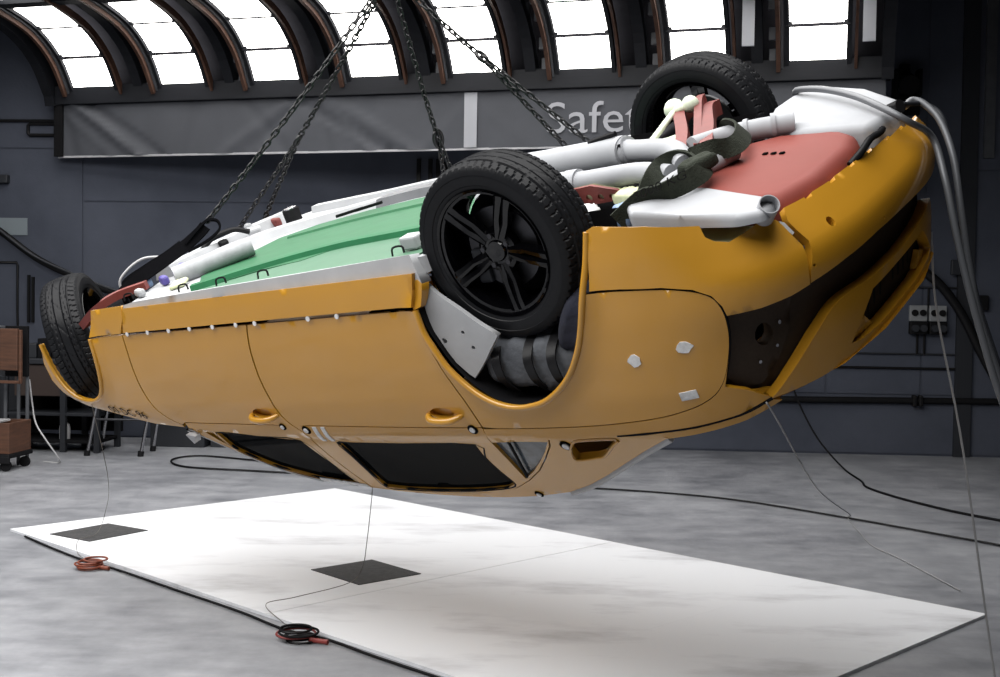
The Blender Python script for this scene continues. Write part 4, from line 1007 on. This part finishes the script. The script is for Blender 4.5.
o = wtube('wall_pipe', [(-6, 3.32, .03), (-4.65, 3.32, .03)], .016, BLK); tag(o, 'thin black pipe high on the wall beside the banner end', 'pipe')
o = wtube('wall_pipe', [(-4.5, 3.29, .03), (-4.98, 3.29, .03), (-5.0, 3.27, .03), (-5.0, 3.19, .03), (-4.98, 3.17, .03), (-4.5, 3.17, .03)], .018, BLK); tag(o, 'black pipe bend beside the banner end', 'pipe')
o = wbox('wall_bracket', -5.35, -5.2, 2.66, 2.75, .08, DGREY, off=.012, bev=.01); tag(o, 'small dark bracket on the wall above the pale plate', 'bracket')
# dark slats seen under the banner behind the chain
for k, (x, z0, z1) in enumerate(((-.86, 2.55, 2.95), (-.74, 2.2, 2.95), (-.66, 2.2, 2.95), (-.58, 2.2, 2.92))):
    o = wbox('hanging_cable', x - .02, x + .02, z0, z1, .03, BLK, off=.03); tag(o, ('shortest black cable hanging on the wall under the banner', 'black cable hanging on the wall under the banner, next to the shortest', 'black cable hanging under the banner, third counting from the shortest', 'black cable hanging under the banner, farthest from the shortest')[k], 'cable', 'cables hanging under the banner')
# right part
o = wtube('wall_pipe', [(-.1, .535, .05), (2.5, .545, .05), (6.2, .58, .05)], .032, BLK); tag(o, 'black pipe running low along the wall behind the car', 'pipe')
for x in (4.18, 4.24): o = wbox('pipe_flange', x - .02, x + .02, .505, .615, .09, BLK, off=.012, bev=.01); tag(o, 'black flange on the low wall pipe, %s the pilaster' % ('farther from' if x < 4.2 else 'nearer to'), 'flange', 'flanges of the low pipe')
o = wtube('wall_conduit', [(1.2, .885, .03), (4.58, .885, .03)], .012, BLK); tag(o, 'thin black conduit along the wall above the low pipe', 'conduit')
o = wtube('wall_conduit', [(2.6, 1.03, .03), (4.58, 1.03, .03)], .008, DGREY); tag(o, 'thin grey conduit on the wall under the sockets', 'conduit')
o = wtube('wall_conduit', [(4.20, 1.03, .03), (4.20, 1.26, .03)], .012, BLK); tag(o, 'short black riser under the sockets, farther from the pilaster', 'conduit')
o = wtube('wall_conduit', [(4.27, 1.03, .03), (4.27, 1.26, .03)], .012, BLK); tag(o, 'short black riser under the sockets, nearer the pilaster', 'conduit')
o = wtube('wall_conduit', [(3.6, 1.70, .03), (4.58, 1.70, .03)], .010, DGREY); tag(o, 'grey conduit on the wall above the sockets', 'conduit')
o = wtube('wall_conduit', [(4.30, 1.70, .03), (4.30, 1.50, .03)], .010, BLK); tag(o, 'short black drop from the conduit to the sockets', 'conduit')
SOCK = mat('socket_grey', (.22, .23, .24), .5)
for k, x in enumerate((4.115, 4.305)):
    r_ = empty('socket_box', wallp(x + .085, 1.25, .012)); tag(r_, 'grey box of four round sockets on the wall, %s' % ('farther from the pilaster', 'nearer the pilaster')[k], 'socket', 'socket boxes on the wall')
    inv = r_
    to(wbox('body', x, x + .17, 1.36, 1.52, .06, SOCK, off=.012, bev=.008), r_)
    to(wbox('lower_body', x, x + .17, 1.23, 1.355, .08, BLK, off=.012, bev=.008), r_)
    for dx in (.045, .125):
        a = wallp(x + dx, 1.445, .07); to(cyl('socket', a, a - WN * .02, .032, BLK, n=16), r_)
        a = wallp(x + dx, 1.29, .09); to(cyl('plug_cap', a, a - WN * .04, .036, DGREY, n=16), r_)
o = wbox('junction_box', 4.50, 4.62, 1.83, 1.98, .05, DGREY, off=.05, bev=.008); tag(o, 'small dark junction box on the wall above the sockets', 'junction box')
o = wbox('switch_box', 4.77, 4.88, 1.48, 1.63, .06, BLK, off=.012, bev=.01); tag(o, 'small black switch box on the wall beside the pilaster', 'switch')
o = wtube('wall_hose', [(3.95, 2.1, .10), (4.25, 1.85, .10), (4.418, 1.70, .10), (4.62, 1.42, .10), (4.85, .98, .10), (5.2, .40, .10), (5.5, .02, .10)], .045, BLK, None, 6); tag(o, 'thick black hose slanting down the wall past the sockets', 'hose')
sp = empty('wall_spotlight', wallp(4.03, 3.45, .012)); tag(sp, 'black spotlight on a bracket high on the wall past the banner', 'spotlight')
to(wbox('bracket', 3.88, 4.16, 3.42, 3.62, .06, BLKM, off=.012, bev=.01), sp)
to(wbox('yoke', 3.89, 3.92, 3.6, 3.86, .16, BLKM, off=.012), sp); to(wbox('yoke', 4.12, 4.15, 3.6, 3.86, .16, BLKM, off=.012), sp)
a = wallp(4.0, 3.78, .06); to(cyl('lamp_body', a, a - WN * .2 - Vector((0, 0, .10)), .085, BLKM, n=20, r1=.10), sp)
to(wbox('handle', 3.95, 4.05, 3.84, 3.92, .05, BLKM, off=.05, bev=.01), sp)

# ------------------------------------------------------------------ bench corner
def boxes(name, items, loc, label, cat, rz=0.0, group=None):
    r_ = empty(name, loc, (0, 0, rz)); tag(r_, label, cat, group)
    for nm, c, s, mt in items: box(nm, c, s, mt, r_, bev=min(.008, min(s) * .2))
    return r_
d1 = boxes('crate_dolly', [('deck', (0, 0, .13), (.50, .42, .04), BLK), ('frame', (0, -.2, .10), (.50, .03, .06), BLK)], (-4.33, 10.35, 0), 'low black dolly on castors under the wooden crate', 'dolly', -.1)
for sx in (-.2, .2):
    for sy in (-.16, .16): cyl('castor', (sx, sy - .015, .045), (sx, sy + .015, .045), .045, BLK, d1, n=16)
cr = boxes('wooden_crate', [('crate_side', (0, -.18, .13), (.46, .02, .26), WOOD), ('crate_side', (0, .18, .13), (.46, .02, .26), WOOD), ('crate_end', (-.22, 0, .13), (.02, .34, .26), WOOD), ('crate_end', (.22, 0, .13), (.02, .34, .26), WOOD), ('crate_floor', (0, 0, .01), (.44, .34, .02), WOOD), ('paper_pile', (-.06, 0, .255), (.26, .28, .02), SEAL)], (-4.32, 10.35, .15), 'small brown wooden crate with pale papers on the dolly', 'crate', -.1)
rk = boxes('equipment_stand', [('wood_panel', (.07, -.02, 1.02), (.16, .03, .36), WOOD), ('frame_side', (.17, -.02, .96), (.025, .03, .46), WOOD), ('frame_bottom', (-.02, -.02, .74), (.40, .03, .025), WOOD), ('steel_case', (-.13, .05, 1.0), (.2, .2, .44), STEELG), ('case_back', (.05, .12, 1.0), (.24, .04, .44), BLKM)], (-4.28, 10.42, 0), 'stand with grey case and brown wooden frame above the crate', 'stand', -.1)
for x in (-.16, -.06, .06, .14): cyl('leg', (x, .16, 0), (x, .16, 1.0), .016, STEELG, rk, n=10)
bench = boxes('workbench', [('bench_top', (0, 0, .86), (.98, .6, .05), DGREY), ('back_board', (0, .28, .5), (.98, .03, .7), BLKM), ('shelf', (0, 0, .36), (.92, .55, .03), DGREY), ('drawer_box', (-.05, -.02, .68), (.62, .5, .30), mat('bench_brown', (.035, .022, .018), .6)), ('shelf', (0, 0, .10), (.92, .55, .03), BLKM)], (-4.24, 11.75, 0), 'dark workbench with shelves against the wall behind the front wheel', 'bench', -.068)
for sx in (-.45, .12, .45):
    for sy in (-.26, .24): box('leg', (sx, sy, .42), (.05, .05, .84), DGREY, bench)
bt = empty('bottle', (-4.16, 11.58, .116)); tag(bt, 'small pale plastic bottle on the workbench shelf', 'bottle')
o = lathe('bottle_body', [(0, 0), (.05, 0), (.052, .10), (.045, .14), (.02, .16), (.0, .16)], 20, SEAL, bt); o.rotation_euler = (math.pi / 2, 0, 0)
o = lathe('bottle_cap', [(0, .155), (.022, .155), (.022, .19), (0, .19)], 16, WHT, bt); o.rotation_euler = (math.pi / 2, 0, 0)
rn = random.Random(11)
for k in range(7):
    x = -4.65 + k * .14; h = rn.uniform(.06, .2)
    o = box('tool_case', (x, 11.75, .885 + h / 2), (.13, .3, h), (BLK, DGREY, BLKM)[k % 3], None, bev=.008); tag(o, 'small dark tool case on the workbench, %s from the steel cupboard' % ORD[k], 'case', 'tool cases on the bench')
cable([(-4.35, 11.6, 1.25), (-4.2, 11.45, 1.35), (-4.05, 11.45, 1.22), (-4.0, 11.5, 1.0), (-4.02, 11.55, .93)], .014, 'black cable loop standing up behind the wooden frame', BLK, 'cable_loop')
cable([(-4.12, 10.6, .75), (-4.10, 10.62, .52), (-4.06, 10.6, .36), (-3.95, 10.55, .22), (-3.86, 10.6, .06), (-3.90, 10.7, .008), (-4.05, 10.75, .008)], .007, 'pale cable hanging from the stand to the floor by the crate', SEAL, 'pale_cable')
# tubular stand with rubber feet, dark boxes behind it
tst = empty('tubular_stand', (-3.50, 11.40, 0)); tag(tst, 'low tubular steel stand with black rubber feet under the front wing', 'stand')
for x, y in ((-.33, -.15), (.17, -.15), (-.33, .25), (.17, .25)):
    cyl('leg', (x, y, .03), (x + .10, y + .03 * (1 if y < 0 else -1), .62), .016, BRT, tst, n=12)
    cyl('rubber_foot', (x - .006, y, 0), (x, y, .05), .028, BLK, tst, n=12)
for y in (-.12, .22): cyl('rail', (-.25, y, .60), (.29, y, .60), .016, BRT, tst, n=12)
cyl('rail', (-.28, -.13, .34), (.22, -.13, .34), .012, DISC, tst, n=12)
box('deck', (.02, .05, .625), (.6, .42, .02), DGREY, tst)
for k, (x, y, w, d, h, lb) in enumerate(((-3.18, 12.2, .55, .4, .42, 'dark box on the floor against the wall, next to the workbench'), (-2.58, 12.2, .55, .4, .38, 'dark box on the floor against the wall, farther from the workbench'))):
    o = boxes('storage_box', [('body', (0, 0, h / 2), (w, d, h), DGREY), ('lid', (0, 0, h + .02), (w + .02, d + .02, .04), BLK), ('latch', (0, -d / 2 - .012, h - .04), (.06, .03, .06), STEELG)], (x, y, 0), lb, 'box', -.068)
o = boxes('steel_cupboard', [('body', (0, 0, .4), (.9, .4, .78), BLKM), ('door', (-.22, -.21, .4), (.42, .02, .7), DGREY), ('door', (.22, -.21, .4), (.42, .02, .7), DGREY), ('handle', (-.05, -.225, .45), (.02, .02, .1), STEELG)], (-5.2, 12.3, 0), 'low dark steel cupboard in the corner behind the equipment stand', 'cupboard', -.068)
